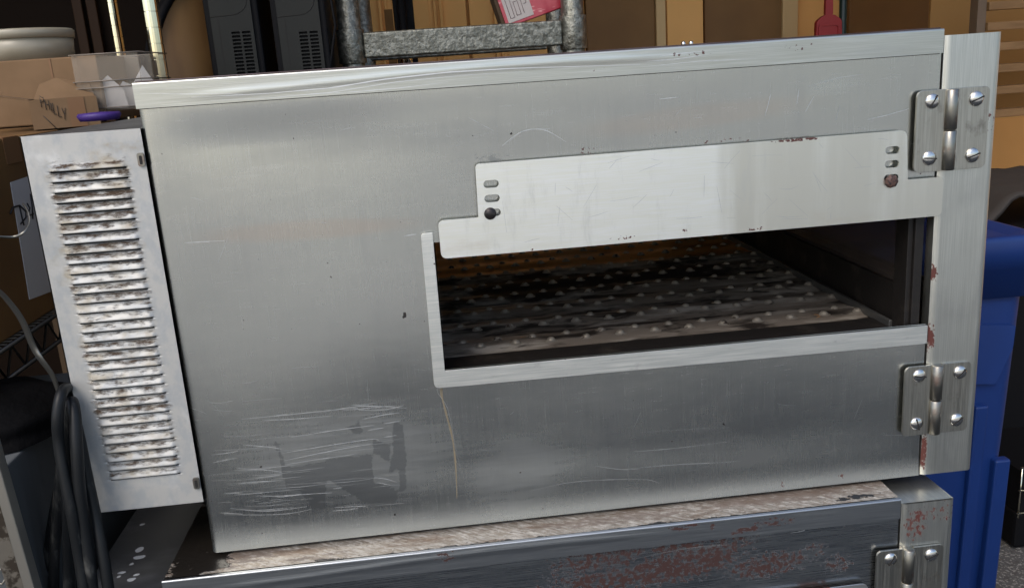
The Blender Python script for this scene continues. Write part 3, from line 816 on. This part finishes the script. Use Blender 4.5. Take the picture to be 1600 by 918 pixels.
wall_door(1101, 1221, 50, 'flat brown door left of the red dustpan', m_brown, m_brown, 'plain_door', panels=False)
wall_door(1223, 1247, 40, 'pale ribbed upright casing just left of the red dustpan', m_trimw, m_trimw, 'door_casing', panels=False, cat='casing', thick=.05)
wall_door(1327, 1519, 30, 'wide flat brown door right of the red dustpan', m_brown, m_brown, 'plain_door', panels=False)

# galvanised rack
def pipe(a, b, r): return MB().tube([a, a.lerp(b, .5), b], r, 20)
RY = 1.08
rk = empty('pipe_rack', pz(548, 100, RY)); 
rk.location.z = GZ
tag(rk, 'mottled galvanised steel pipe rack standing behind the upper oven', 'rack')
def rl(v): return v-rk.location
xA = pz(548, 60, RY).x; xB = pz(895, 40, RY).x
zA = pz(700, 62, RY).z
for (x, y, r_) in ((xA, RY, .0235), (xB, RY, .0235), (pz(566,30,RY+.42).x+.0, RY+.42, .0235), (pz(868,50,RY+.42).x, RY+.42, .0235)):
    pipe(rl(Vector((x, y, GZ+.004))), rl(Vector((x, y, 1.1))), r_).build('upright', m_galvpipe, rk)
for x in (xA, xB):
    pipe(rl(Vector((x, RY, zA-.036))), rl(Vector((x, RY, zA+.032))), .0285).build('collar', m_galvpipe, rk, .001)
MB().box(*[v for v in (rl(Vector((xA+.026,0,0))).x, rl(Vector((xB-.026,0,0))).x, -.018, .020)], rl(Vector((0,0,zA-.027))).z, rl(Vector((0,0,zA+.024))).z).build('crossbar', m_galvpipe, rk, .004, 3)
MB().box(rl(Vector((xA,0,0))).x, rl(Vector((xB,0,0))).x, .40, .44, rl(Vector((0,0,zA-.027))).z, rl(Vector((0,0,zA+.015))).z).build('crossbar', m_galvpipe, rk, .004, 3)

# red package lying on the crossbar
pk = empty('package'); c = pz(865, 40, RY+.10); pk.location = (c.x, RY+.06, zA+.0245)
pk.rotation_euler = (0, math.radians(-4), 0)
tag(pk, 'pink and red printed package with a grey label resting on the grey crossbar', 'package')
m_pk = mat('red_package_print', (.42,.07,.09), .45, layers=[dict(col=(.30,.01,.03), scale=(14,9,9), detail=3, lo=.45, hi=.6), dict(col=(.62,.28,.28), scale=(26,9,120), detail=2, lo=.62, hi=.7)])
R_ = Matrix.Rotation(math.radians(-12), 3, 'Y')
MB().box(-.115, .125, -.04, .05, -.005, .085, 0, R_, Vector((.0,0,.028))).build('carton', m_pk, pk, .002)
lb = MB().box(-.108, -.052, -.0412, -.0402, .002, .075, 0, R_, Vector((0,0,.028)))
lbl = lb.build('label_patch', mat('grey_label', (.42,.38,.36), .6), pk)
lt = MB()
for (ps) in ([(-.101,.010),(-.101,.062),(-.092,.062),(-.092,.010),(-.101,.010)],[(-.086,.012),(-.086,.040),(-.077,.040),(-.077,.012),(-.086,.012)],[(-.086,.048),(-.077,.048),(-.077,.062)],[(-.070,.012),(-.070,.060),(-.060,.060),(-.060,.030),(-.066,.030)],[(-.064,.066),(-.098,.068)]):
    for (a_, b_) in zip(ps, ps[1:]):
        pa = R_ @ Vector((a_[0], -.0416, a_[1]))+Vector((0,0,.028)); pb = R_ @ Vector((b_[0], -.0416, b_[1]))+Vector((0,0,.028))
        lt.tube([pa, pb], .0006, 5)
lt.build('print', mat('grey_print', (.2,.15,.15), .6), pk)
MB().box(-.122, -.1155, -.036, .046, -.001, .081, 0, R_, Vector((0,0,.028))).build('end_flap', m_shade, pk)

# black upright with rule between the closet doors
ub = pz(632, 60, 1.9)
us = empty('black_post', (ub.x, 1.9, GZ)); tag(us, 'slim black upright with a chrome foot and tan scale beside it', 'post')
MB().box(-.026, .034, 0, .05, .004, 1.7).build('post', m_blackp, us, .004)
MB().tube([(.0,-.012,.004),(.0,-.012,1.7)], .014, 14).build('tube', m_blackp, us)
z_ = pz(632, 80, 1.9).z-GZ
MB().lathe([(.0001,0),(.019,0),(.019,.085),(.0001,.085)], (.0,-.03,z_-.06), 'z', 18).build('chrome_sleeve', m_chrome, us)
MB().box(-.052, -.028, -.004, 0, .2, z_+.12).build('scale', m_card_orange, us)

# notched wooden strip
ns = pz(515, 50, 1.75)
wd = empty('notched_board', (ns.x, 1.75, GZ)); tag(wd, 'orange wooden board with stepped battens between dark machine and pipe', 'board')
m_wood = mat('orange_wood', (.55,.30,.10), .6, vary=((.42,.22,.07), (30,30,4), 3))
MB().box(-.05, .055, .02, .05, .004, 1.6).build('backboard', m_wood, wd)
for k in range(14):
    MB().box(-.05, .055, -.012, .019, .12+k*.105, .135+k*.105).build('batten', m_wood, wd, .002)

# two dark machines standing on a bench hidden behind the oven
BZ = .20
bench = empty('workbench', (-.55, .97, GZ)); tag(bench, 'plain wooden bench carrying the two dark grey machines', 'bench')
MB().box(0, .85, 0, .48, BZ-GZ-.03, BZ-GZ-.002).build('bench_top', m_shade, bench, .003)
for x, y in ((.03,.03),(.82,.03),(.03,.45),(.82,.45)):
    MB().box(x-.02, x+.02, y-.02, y+.02, .003, BZ-GZ-.031).build('leg', m_shade, bench)
def machine(pxa, pxb, label):
    Y = .98
    a, b = pz(pxa, 60, Y).x, pz(pxb, 60, Y).x
    r = empty('tower_machine', (a, Y, BZ)); tag(r, label, 'machine', 'dark grey tower machines')
    w = b-a; H = .62
    MB().box(-.012, w+.012, .006, .30, 0, H).build('casing', m_blackp, r, .004)
    zc = pz((pxa+pxb)/2, 25, Y).z-BZ
    sl = []
    zt = pz((pxa+pxb)/2+15, 46, Y).z-BZ
    for k in range(13):
        for cx in (w-.034, w-.014):
            sl.append(rrect(cx-.0085, cx+.0075, zt-.0035-k*.0068-.0042, zt-.0035-k*.0068, .001, 2))
    MB().prism(rrect(0, w, .004, H-.004, .004), 0, .0055, sl).build('front_cover', m_grey_case, r, .001)
    MB().box(.013, .0145, -.0004, .002, .01, zc).build('seam', m_dark_slot, r)
    sm_ = MB(); path = [(0, zc), (w*.55, zc+.002)]+[(w*.55+.03*math.sin(t), zc+.032-.03*math.cos(t)) for t in (.3,.7,1.1,1.5)]+[(w*.55+.03, zc+.16)]
    sm_.tube([(x, -.0002, z) for x, z in path], .0008, 5); sm_.build('seam', m_dark_slot, r)
    MB().lathe([(.030,0),(.030,.003),(.024,.003),(.022,-.0),(.0001,-.0)], (w*.45, 0, zc+.065), '-y', 24).build('dial', m_blackp, r)
    return r
machine(333, 398, 'dark grey tower machine with slotted vents, next to the round tan board')
mach2 = machine(437, 503, 'dark grey tower machine with slotted vents, next to the galvanised pipe')
cb = MB()
cb.tube([v-mach2.location for v in (pz(510, -30, .995), pz(518, 5, .99), pz(524, 40, .99), pz(519, 80, .99), pz(513, 125, .99), pz(512, 170, .995))], .0028, 8)
cb.build('power_cord', m_blackp, mach2)

# round tan board on edge
rc = pz(340, 125, 1.10)
rb = empty('round_board', (rc.x+.012, 1.10, BZ+.235)); rb.rotation_euler = (0, 0, math.radians(68))
tag(rb, 'round tan board with a dark rim standing on edge left of the dark machines', 'board')
MB().lathe([(.0001,.006),(.222,.006),(.222,-.006),(.0001,-.006)], (0,0,0), '-y', 64).build('disc', mat('tan_board', (.26,.14,.05), .55, vary=((.17,.085,.03), (9,9,5), 3)), rb)
MB().lathe([(.222,-.010),(.233,-.010),(.233,.010),(.222,.010),(.222,-.010)], (0,0,0), '-y', 64).build('rim', m_blackp, rb)

# wire shelving on the left
SX = -.235
e1 = at(45, 520, 0, SX); SZ = e1.z
sf = empty('wire_shelf_unit', (SX, .1, GZ)); tag(sf, 'wire shelving unit with chrome posts holding cardboard boxes at left', 'shelf')
m_wire = mat('grey_wire', (.10,.10,.095), .35, .9)
def L_(v): return v-sf.location
posts = [(pz(242,60,.75).x, .75), (pz(180,40,1.40).x, 1.40)]
for (x, y) in posts:
    p = MB(); 
    n_ = int((1.3-GZ)/.0254)
    pf = []
    for k in range(n_):
        z = k*.0254+.004; pf += [(.0127, z), (.0127, z+.0235), (.0116, z+.0240), (.0116, z+.0252)]
    p.lathe([(.0001, .004)]+pf, (x-SX, y-.1, 0), 'z', 20, smooth=False); p.build('post', m_chrome, sf)
for (lz, name) in ((SZ, 'shelf'), (SZ-.52, 'shelf')):
    w = MB()
    y0, y1 = -.02, 1.30
    for xx in (0, -.42):
        w.tube([(xx, y0, lz-GZ), (xx, y1, lz-GZ)], .0028, 6)
        w.tube([(xx, y0, lz-GZ-.033), (xx, y1, lz-GZ-.033)], .0028, 6)
        k = 0
        zz = []
        y = y0
        while y < y1:
            zz.append((xx, y, lz-GZ-(.033 if k % 2 else 0))); y += .024; k += 1
        w.tube(zz, .0016, 5)
    y = y0
    while y < y1:
        w.tube([(0, y, lz-GZ+.003), (-.42, y, lz-GZ+.003)], .0015, 5); y += .0125
    w.build('shelf', m_wire, sf)

# old orange box with a paper sheet on its side
def sx(px, py, x): return at(px, py, 0, x)
bxx = SX-.004
b0 = sx(0, 520, bxx); b1 = sx(88, 465, bxx); zt_ = sx(20, 214, bxx).z
ob = empty('cardboard_box', (bxx, b0.y-.12, SZ+.006)); tag(ob, 'orange brown cardboard box with a written white sheet taped on', 'box')
d_ = .60
MB().box(-.30, 0, 0, d_, 0, zt_-SZ-.006).build('carton', m_card_orange, ob, .002)
def yz(px, py): p = sx(px, py, bxx); return (p.y-ob.location.y, p.z-ob.location.z)
sh = MB()
pts = [yz(15,285), yz(60,270), yz(98,448), yz(45,468)]
sh.add([(.0012, y, z) for y, z in pts]+[(.0004, y, z) for y, z in pts], [(3,2,1,0),(4,5,6,7),(0,1,5,4),(1,2,6,5),(2,3,7,6),(3,0,4,7)])
sheet = sh.build('paper_sheet', m_paper, ob)
ink = MB()
for path in ([(28,322),(33,345),(35,352)],[(14,334),(18,324),(28,321),(38,330),(38,340),(30,350)],[(40,318),(44,325),(41,338),(50,334)],[(45,303),(48,322),(49,342)]):
    P = [(.0016, *yz(*p)) for p in path]
    ink.tube(P, .0011, 5)
ink.build('handwriting', m_ink, sheet)
tp = MB(); tp.box(.0002, .0010, yz(5,230)[0], yz(30,230)[0], yz(20,255)[1], zt_-SZ-.006+.0008); tp.box(-.30, .0002, yz(5,230)[0], yz(30,230)[0], zt_-SZ-.0058, zt_-SZ-.0050)
tp.build('tape', m_tape, ob)

# open box with handwriting, resting on the orange box
cn = pz(49, 182, .42)
zb2 = zt_+.002; ztop = pz(46, 157, .42).z
hb = empty('cardboard_box', (cn.x, .42, zb2)); tag(hb, 'open kraft cardboard box with handwritten word and brown tape strip', 'box')
hb.rotation_euler = (0, 0, math.radians(20))
bw = .082; hgt_ = max(.03, ztop-zb2)
w = MB()
w.box(0, bw, 0, .002, 0, hgt_); w.box(bw-.002, bw, .002, .16, 0, hgt_); w.box(0, .002, .002, .16, 0, hgt_); w.box(.002, bw-.002, .158, .16, 0, hgt_); w.box(.002, bw-.002, .002, .158, 0, .002)
w.build('carton', m_card, hb)
w = MB()
Rf = Matrix.Rotation(math.radians(38), 3, 'X')
w.add([(0,.158,hgt_),(bw,.158,hgt_),(bw-.004,.178,hgt_+.018),(bw*.42,.182,hgt_+.030),(.010,.178,hgt_+.022),(0,.160,hgt_),(bw,.160,hgt_),(bw-.004,.180,hgt_+.018),(bw*.42,.184,hgt_+.030),(.010,.180,hgt_+.022)],[(0,1,2,3,4),(9,8,7,6,5),(0,5,6,1),(1,6,7,2),(2,7,8,3),(3,8,9,4),(4,9,5,0)])
w.box(-.07, 0, 0, .15, -.001, .001, 0, Matrix.Rotation(math.radians(12), 3, 'Y'), Vector((0, .002, hgt_)))
w.build('flap', m_card, hb)
MB().box(.046, .066, -.0010, -.0002, 0, hgt_).build('tape', m_tape, hb)
tx_ = MB()
def letters():
    G = {'P': [[(0,0),(0,1)],[(0,1),(.6,.9),(.6,.55),(0,.5)]], 'H': [[(0,0),(0,1)],[(.6,0),(.6,1)],[(0,.5),(.6,.5)]], 'I': [[(.2,0),(.2,1)]], 'L': [[(0,1),(0,0),(.5,0)]], 'Y': [[(0,1),(.3,.5)],[(.6,1),(.2,0)]]}
    x = 0
    for i, ch in enumerate('PHILLY'):
        for st in G[ch]:
            for a_, b_ in zip(st, st[1:]):
                k = .0068; zoff = hgt_*.74-x*.75
                tx_.tube([(.014+x+a_[0]*k, -.0008, zoff+a_[1]*.0150), (.014+x+b_[0]*k, -.0008, zoff+b_[1]*.0125)], .00042, 4)
        x += .0050 if ch != 'I' else .0034
letters()
tx_.tube([(.014,-.0008,hgt_*.45), (.030,-.0008,hgt_*.45-.022)], .0005, 4)
tx_.build('handwriting', m_ink, hb)
b3 = empty('cardboard_box', (pz(-40,120,.66).x, .62, zt_+.002)); tag(b3, 'low kraft box under the round white tub', 'box')
MB().box(0, .20, 0, .22, 0, pz(60,92,.62).z-zt_-.002).build('carton', m_card, b3, .002)
MB().box(.13, .133, -.0008, 0, .0, pz(60,92,.62).z-zt_-.003).build('tape', m_tape, b3)
# small box at far left edge, dark top
# tub
tc_ = pz(42, 70, .72); tzb = pz(60,92,.62).z+.001
tr = (pz(114, 65, .72).x-tc_.x)
tub = empty('plastic_tub', (tc_.x, .72, tzb)); tag(tub, 'round cloudy white plastic tub with rolled rim on a cardboard box', 'tub')
th = pz(60, 47, .72).z-tzb
MB().lathe([(.0001,0),(tr*.93,0),(tr*.97,th*.75),(tr*.96,th*.75),(tr*.90,.004),(.0001,.004)], (0,0,0), 'z', 48).build('tub_body', m_white_pl, tub)
MB().lathe([(tr*.965,th*.70),(tr*1.0,th*.70),(tr*1.01,th*.95),(tr*.97,th),(tr*.5,th*.97),(.0001,th*.97)], (0,0,0), 'z', 48).build('lid', m_white_pl, tub)

# clear container with papers
ca = pz(118, 130, .60); cb2 = pz(222, 130, .60)
cz0, cz1 = pz(160,172,.60).z, pz(160,84,.60).z
cc = empty('clear_container', (ca.x, .60, cz0)); tag(cc, 'clear plastic container holding folded white papers beside the chrome post', 'container')
m_clear = mat('clear_plastic', (.5,.45,.38), .08, 0, alpha=.16)
w_ = cb2.x-ca.x; h_ = cz1-cz0
w = MB(); w.box(0,w_,0,.0015,0,h_); w.box(0,w_,.15,.1515,0,h_); w.box(0,.0015,.0015,.15,0,h_); w.box(w_-.0015,w_,.0015,.15,0,h_); w.box(0,w_,0,.15,-.0016,-.0001)
w.build('clear_wall', m_clear, cc)
m_rim = mat('container_rim', (.20,.17,.14), .2)
for zz in (h_, h_*.52, h_*.40, .003):
    w = MB(); e = .002
    w.tube([(-e,-e,zz),(w_+e,-e,zz),(w_+e,.15+e,zz),(-e,.15+e,zz),(-e,-e,zz)], .0011, 6); w.build('rim', m_rim, cc)
for i, (xa, xb, xc, hh) in enumerate(((.006,.062,.038,.62),(.030,.085,.050,.50),(w_-.045,w_-.004,w_-.022,.78))):
    p = MB(); p.prism([(xa,.001),(xb,.001),(xb-.003,h_*hh*.55),(xc,h_*hh),(xa+.003,h_*hh*.55)], .03+.03*i, .0312+.03*i)
    p_ = p.build('paper', m_paper, None)
    p_.location = cc.location; tag(p_, ['folded white paper at the left inside the clear container','lower folded white paper in the middle of the clear container','pointed white paper standing at the right of the clear container'][i], 'paper', 'papers in the clear container')
pp = pz(156, 186, .30)
ps = MB().lathe([(.0001,0),(.022,0),(.025,.006),(.023,.009),(.0001,.010)], (pp.x, .30, .4215), 'z', 32)
ps_ = ps.build('bowl_lid', mat('purple_plastic', (.05,.022,.17), .5), None); tag(ps_, 'shallow purple plastic lid behind the louvred housing', 'lid')
# dark cupboard at far left behind the shelf
dk = empty('dark_cupboard', (-1.75, 1.62, GZ)); tag(dk, 'tall dark brown cupboard standing behind the wire shelving', 'cupboard')
MB().box(0, pz(300,60,1.62).x+1.75, 0, .5, .004, 2.2).build('cupboard_body', mat('dark_wood', (.009,.0045,.002), .7, spec=.1), dk, .003)
for px_ in (128, 150):
    x_ = pz(px_,30,1.62).x+1.75
    MB().box(x_-.012, x_+.012, -.02, -.001, .02, 2.18).build('door_stile', mat('stile_wood', (.035,.016,.006), .6, spec=.2), dk, .002)
for za in (.9, 1.13):
    MB().box(pz(262,60,1.62).x+1.75, pz(298,60,1.62).x+1.75, -.03, -.001, za, za+.16).build('drawer_front', mat('drawer_wood', (.085,.05,.02), .6), dk, .002)

# black crate added for the shade under the shelf, white carton and black bag at lower left
cr = empty('shade_crate', (-.62, .18, GZ)); tag(cr, 'black crate added for the dark shade under the wire shelf', 'crate')
w = MB(); w.box(0,.36,0,.5,.004,.02); w.box(0,.36,0,.012,.02,.42); w.box(0,.36,.488,.5,.02,.42); w.box(0,.012,.012,.488,.02,.42); w.box(.348,.36,.012,.488,.02,.42)
w.build('crate_body', m_blackp, cr, .003); MB().box(-.008,.368,-.008,.508,.42,.44).build('crate_lid', m_blackp, cr, .004)
wc = pz(17, 770, .02)
p1, p2, p3 = pz(-60,640,.16), pz(102,625,.16), pz(18,775,-.02)
zc_ = at(60, 690, 1, .05).z
m_whitec = mat('grey_white_carton', (.10,.108,.112), .8, spec=.2, bump=[((60,60,4),1,.5,.002)])
w0 = empty('white_carton', (-.40, -.02, GZ)); tag(w0, 'grey white ribbed carton on the floor behind the hanging black cable', 'carton')
MB().box(0, .225, 0, .30, .004, zc_-GZ).build('carton', m_whitec, w0, .002)
MB().box(.17, .176, -.0012, -.0002, .05, zc_-GZ-.03).build('slot', m_dark_slot, w0)
bgm = MB(); 
nx = 26
bc = pz(10, 715, .06)
def bag(u, v):
    a = 2*PI*u; t = v
    r = (1-t**2.2)**.5 if t < 1 else 0
    k = 1+.12*mnoise.noise(Vector((math.cos(a)*1.5, math.sin(a)*1.5, t*3)))
    return (bc.x-.02+.085*r*k*math.cos(a), .10+.085*r*k*math.sin(a), zc_+.002+.045*t*k)
bgm.grid(list(np.linspace(0,1,40)), list(np.linspace(0,1,16)), bag)
tag(bgm.build('plastic_bag', mat('black_bag', (.0015,.0015,.002), .8, spec=.1, bump=[(25,4,.6,.01)])), 'crumpled black plastic bag lying on the grey white carton', 'bag')

# belt frame in the lower left corner
CY = -.06
bf = empty('belt_frame'); bf.location = pz(40, 918, CY); bf.location.z = GZ
tag(bf, 'spare wire conveyor belt in a greasy steel frame leaning at lower left', 'belt')
def B(px, py, y=CY): return pz(px, py, y)-bf.location
m_greasy = mat('greasy_frame', (.20,.18,.15), .45, .7, layers=[dict(col=(.05,.04,.03), scale=60, detail=5, lo=.5, hi=.6, rough=.6)], bump=[(90,4,.4,.001)])
def bar(a, b, w, t, name, mtl, par):
    d = (b-a).normalized(); s_ = Vector((0,1,0)).cross(d).normalized(); n_ = d.cross(s_)
    vs = [p+s_*sx_*w/2+n_*sy_*t/2 for p in (a, b) for sx_, sy_ in ((-1,-1),(1,-1),(1,1),(-1,1))]
    mb = MB().add(vs, [(3,2,1,0),(4,5,6,7),(0,1,5,4),(1,2,6,5),(2,3,7,6),(3,0,4,7)]); return mb.build(name, mtl, par, .001, recalc=True)
dirv = (B(52,918)-B(-2,730)).normalized()
a0 = B(-2,730)-dirv*.03; L0 = (GZ+.004 - (a0+bf.location).z)/dirv.z
bar(a0, a0+dirv*L0, .009, .014, 'frame_bar', mat('frame_bar_steel', (.33,.31,.27), .4, .8), bf)
off = Vector((-.016,0.004,.0))
bar(a0+off, a0+off+dirv*L0*.995, .016, .006, 'frame_bar', m_greasy, bf)
wm = MB()
side = Vector((-1,0,-.12)).normalized()
for k in range(0, 60):
    base = a0+off*1.4+dirv*(.012*k)
    if (base+bf.location).z < GZ+.01: break
    pth = []
    for j in range(14):
        pth.append(base+side*(.009*j)+dirv*(.005 if j % 2 else -.004)+Vector((0,.004*(j % 2),0)))
    wm.tube(pth, .0011, 5)
wm.build('wire_belt', m_knuckle, bf)

# hanging black cable: one coil in several loops
m_rub = mat('black_rubber_cable', (.009,.010,.011), .42, spec=.25, layers=[dict(col=(.07,.07,.065), scale=(60,60,20), detail=5, lo=.55, hi=.75, rough=.6)], bump=[(120,3,.2,.0005)])
cab = MB()
def catm(P, k=8):
    out = []
    for j in range(len(P)-1):
        p0, p1, p2, p3 = P[max(j-1,0)], P[j], P[j+1], P[min(j+2,len(P)-1)]
        for i in range(k):
            u = i/k
            out.append(.5*((2*p1)+(-p0+p2)*u+(2*p0-5*p1+4*p2-p3)*u*u+(-p0+3*p1-3*p2+p3)*u**3))
    return out+[P[-1]]
def cp_(L): return catm([pz(px, py, y) for px, py, y in L])
cab.tube(cp_([(150,1150,-.06),(148,1030,-.05),(133,930,-.045),(124,870,-.04),(112,800,-.04),(100,740,-.035),(92,690,-.03),(90,650,-.03),(96,615,-.02),(105,606,.0),(108,625,.02),(104,680,.03),(92,760,.03),(80,830,.03),(70,930,.03),(75,1050,.02)]), .0052, 14)
cab.tube(cp_([(110,1120,-.03),(108,1000,-.02),(108,900,-.01),(106,800,-.01),(104,700,-.012),(106,645,-.012),(112,627,-.01),(117,650,-.02),(120,700,-.03),(124,760,-.034),(132,830,-.036),(142,900,-.04),(150,1000,-.04),(152,1100,-.05)]), .0056, 14)
cab.tube(cp_([(118,660,-.006),(125,690,-.012),(135,740,-.016),(148,800,-.022),(158,850,-.03),(168,910,-.036),(178,1000,-.04),(180,1100,-.05)]), .0054, 14)
cab.tube(cp_([(100,1100,.02),(90,1000,.02),(84,900,.015),(90,800,.012),(97,720,.01),(100,680,.008)]), .0052, 12)
tag(cab.build('power_cable', m_rub), 'thick black rubber cable hanging in loops beside the louvred housing', 'cable')
# thin bent metal strap
def ribbon(pts, w, name, label, cat):
    P = catm([pz(*p) for p in pts], 6); mb = MB(); vs, fs = [], []
    for i, p in enumerate(P):
        t = (P[min(i+1,len(P)-1)]-P[max(i-1,0)]).normalized(); s_ = t.cross(Vector((.25,1,.1))).normalized()
        ww = w*(.6+.4*math.sin(PI*i/len(P)))
        vs += [p-s_*ww/2, p+s_*ww/2]
    for i in range(len(P)-1): fs.append((2*i,2*i+1,2*i+3,2*i+2))
    mb.add(vs, fs, 0, True)
    o = mb.build(name, mat(name+'_steel', (.20,.195,.175), .38, .9), None, solid=.0008); return tag(o, label, cat)
ribbon([(-60,420,-.05),(-10,448,-.03),(12,468,-.02),(35,500,-.01),(52,540,0),(64,560,.0),(82,585,.005),(92,612,.01)], .0068, 'metal_strap', 'dull bent metal strap curving down to the black cable loop', 'strap')
ribbon([(-60,372,-.05),(-10,369,-.03),(20,370,-.02),(36,364,-.02),(46,348,-.01),(44,330,0),(36,318,.01)], .0024, 'metal_hook', 'thin bent metal wire end in front of the written sheet', 'wire')

# right-hand side: blue bin
BY = .30
bl = at(1440, 740, 1, BY); br = pz(1603, 640, BY)
zr = pz(1560, 372, BY).z
bx0 = .835; bx1 = pz(1602, 600, BY).x+.0
bb = empty('storage_bin', (bx0, BY, GZ)); tag(bb, 'dark blue plastic storage bin with ribbed front and rim beside the oven door', 'bin')
w = bx1-bx0; H_ = zr-GZ
tp_ = .035
mb = MB()
def ring(z, e, d=0):
    return [(x, y, z) for x, y in [(px_, py_) for px_, py_ in rrect(e, w-e+0, e*.6, .45-e*.6, .028, 6)]]
body = MB(); lv = [(.004,tp_+.006),(.012,tp_),(H_*.60,.012),(H_-.085,.004)]
rs = [ring(z, e) for z, e in lv]; n = len(rs[0])
vs = [p for r_ in rs for p in r_]
fs = [(i*n+k, i*n+(k+1) % n, (i+1)*n+(k+1) % n, (i+1)*n+k) for i in range(len(rs)-1) for k in range(n)]
body.add(vs, fs, 0, True); body.f.append(tuple(range(n))[::-1]); body.mi.append(0); body.sm.append(False)
body.build('bin_body', m_blue, bb)
rim = MB(); lv = [(H_-.085,-.002),(H_-.085,-.007),(H_-.045,-.007),(H_-.044,-.011),(H_-.005,-.012),(H_,-.009),(H_+.003,.004),(H_-.006,.018)]
rs = [ring(z, e) for z, e in lv]; vs = [p for r_ in rs for p in r_]
fs = [(i*n+k, i*n+(k+1) % n, (i+1)*n+(k+1) % n, (i+1)*n+k) for i in range(len(rs)-1) for k in range(n)]
rim.add(vs, fs, 0, True); rim.f.append(tuple((len(rs)-1)*n+k for k in range(n))); rim.mi.append(0); rim.sm.append(False)
rim.build('rim', m_blue, bb)
def bloc(px, py): p = pz(px, py, BY-.004); return (p.x-bx0, p.z-GZ)
hr = round_poly([bloc(1480,508), bloc(1588,508), bloc(1583,545), bloc(1556,600), bloc(1480,600)], [.004]*5)
rb_ = MB(); x1_, z1_ = bloc(1585, 508)
rb_.prism(hr, -.0035, .004); rb_.build('handle_recess', m_blue, bb, .0025)
for pts in ([(1524,635),(1544,640),(1530,918),(1510,918)], [(1556,720),(1580,720),(1568,918),(1545,918)]):
    r_ = MB(); P = [bloc(*p) for p in pts]
    zt2 = P[0][1]; xa, xb = P[0][0], P[1][0]
    def yb(z): return tp_*.6*(1-z/(H_*.6))+.0072 if z < H_*.6 else .006
    vs = [(xa,yb(zt2)-.012,zt2),(xb,yb(zt2)-.012,zt2),(xb,yb(.05)-.012,.05),(xa,yb(.05)-.012,.05),(xa,yb(zt2)+.004,zt2),(xb,yb(zt2)+.004,zt2),(xb,yb(.05)+.004,.05),(xa,yb(.05)+.004,.05)]
    r_.add(vs, [(0,3,2,1),(4,5,6,7),(0,1,5,4),(1,2,6,5),(2,3,7,6),(3,0,4,7)]); r_.build('rib', m_blue, bb, .003, recalc=True)

# red dustpan and green handle on the wall
dp = pz(1296, 30, 2.3)
du = empty('dustpan', (dp.x, 2.3, dp.z-.06)); tag(du, 'red plastic dustpan hanging in front of the brown back wall', 'dustpan')
MB().prism(round_poly([(-.048,-.04),(.050,-.04),(.046,.055),(.018,.075),(-.018,.075),(-.046,.055)], [.01]*6), 0, .02).build('pan', m_red, du, .004)
MB().prism(round_poly([(-.014,.075),(.014,.075),(.011,.26),(-.011,.26)], [.003]*4), .002, .018).build('handle', m_red, du, .003)
MB().prism(rrect(-.040,.040,-.032,.045,.012), -.004, -.0005, [rrect(-.032,.032,-.024,.037,.009)]).build('ridge', m_red, du, .001)
gh = pz(1321, 30, 2.32)
tag(MB().tube([(gh.x, 2.34, GZ+.01), (gh.x, 2.34, 1.4)], .014, 12).build('broom_handle', mat('dark_green_handle', (.01,.03,.025), .4)), 'dark green pole standing right of the red dustpan', 'handle')
# small bracket above the lid
kn = MB(); kp = Vector((.655, .55, OH+.0012)); 
for dx_ in (0, .012): kn.lathe([(.0001,.0),(.0035,.0),(.0035,.008),(.002,.010),(.0001,.0105)], (kp.x+dx_, kp.y, kp.z), 'z', 12)
o_ = kn.build('lid_bolt', m_screw, up)

# slatted rack at far right
SY = 1.75
q0 = pz(1532, 60, SY)
sr = empty('slatted_rack', (q0.x, SY, GZ)); tag(sr, 'tan wooden slatted rack standing at the far right', 'rack')
m_slat = mat('tan_slat', (.30,.17,.07), .6, vary=((.22,.12,.045), (8,30,60), 4))
ww_ = .42
for x in (0, ww_):
    MB().box(x-.014, x+.014, 0, .04, .003, 1.75).build('upright', mat('grey_brown_upright', (.16,.11,.07), .6), sr, .002)
zs_ = [pz(1575, py, SY).z-GZ for py in (8, 40, 72, 106, 140, 176)]
for z in zs_+[zs_[-1]-.10*k for k in range(3, 9)]:
    MB().box(.0145, ww_-.0145, -.01+.0, .045, z-.012, z+.012).build('slat', m_slat, sr, .002)
MB().box(.0145, ww_-.0145, .30, .31, zs_[-1]-.03, 1.7).build('backboard', mat('amber_board', (.34,.18,.05), .7), sr)
dc = empty('dark_tarp_stack', (pz(1548,330,.95).x, .95, GZ)); tag(dc, 'grey brown folded tarp heaped above and behind the blue bin', 'tarp')
zt3 = pz(1600, 300, .95).z-GZ; zt4 = pz(1548, 345, .95).z-GZ
tpm = MB(); tpm.grid(list(np.linspace(-.02,.45,24)), list(np.linspace(0,.35,14)), lambda x, y: (x, y, zt4+(zt3-zt4)*min(1, max(0,x)/.05)+.008*mnoise.noise(Vector((x*18, y*18, 1)))))
tpm.build('tarp_sheet', mat('grey_tarp', (.030,.025,.022), .8), dc, solid=.01)
MB().box(-.018, .44, .005, .34, .003, zt4-.02).build('crate_below', m_blackp, dc)

# little black wheeled basket low at the right edge
wb_ = pz(1590, 780, .75)
wk = empty('wire_basket', (wb_.x, .75, GZ)); tag(wk, 'black basket with bright wire edge on the gravel past the bin', 'basket')
zz1, zz0 = pz(1595,730,.75).z-GZ, pz(1595,800,.75).z-GZ
MB().box(.0, .30, .0, .25, .004, max(.03, zz0)).build('basket_base', m_blackp, wk, .008)
w = MB()
for k in range(8):
    w.tube([(.003+.042*k, -.002, zz0-.01), (.003+.042*k, -.002, zz1)], .0018, 6)
for z in (zz0, (zz0+zz1)/2, zz1): w.tube([(0, -.002, z), (.30, -.002, z)], .0022, 6)
w.build('wire_side', m_chrome, wk)
MB().box(.004, .296, .003, .24, zz0, zz1-.01).build('liner', m_blackp, wk)
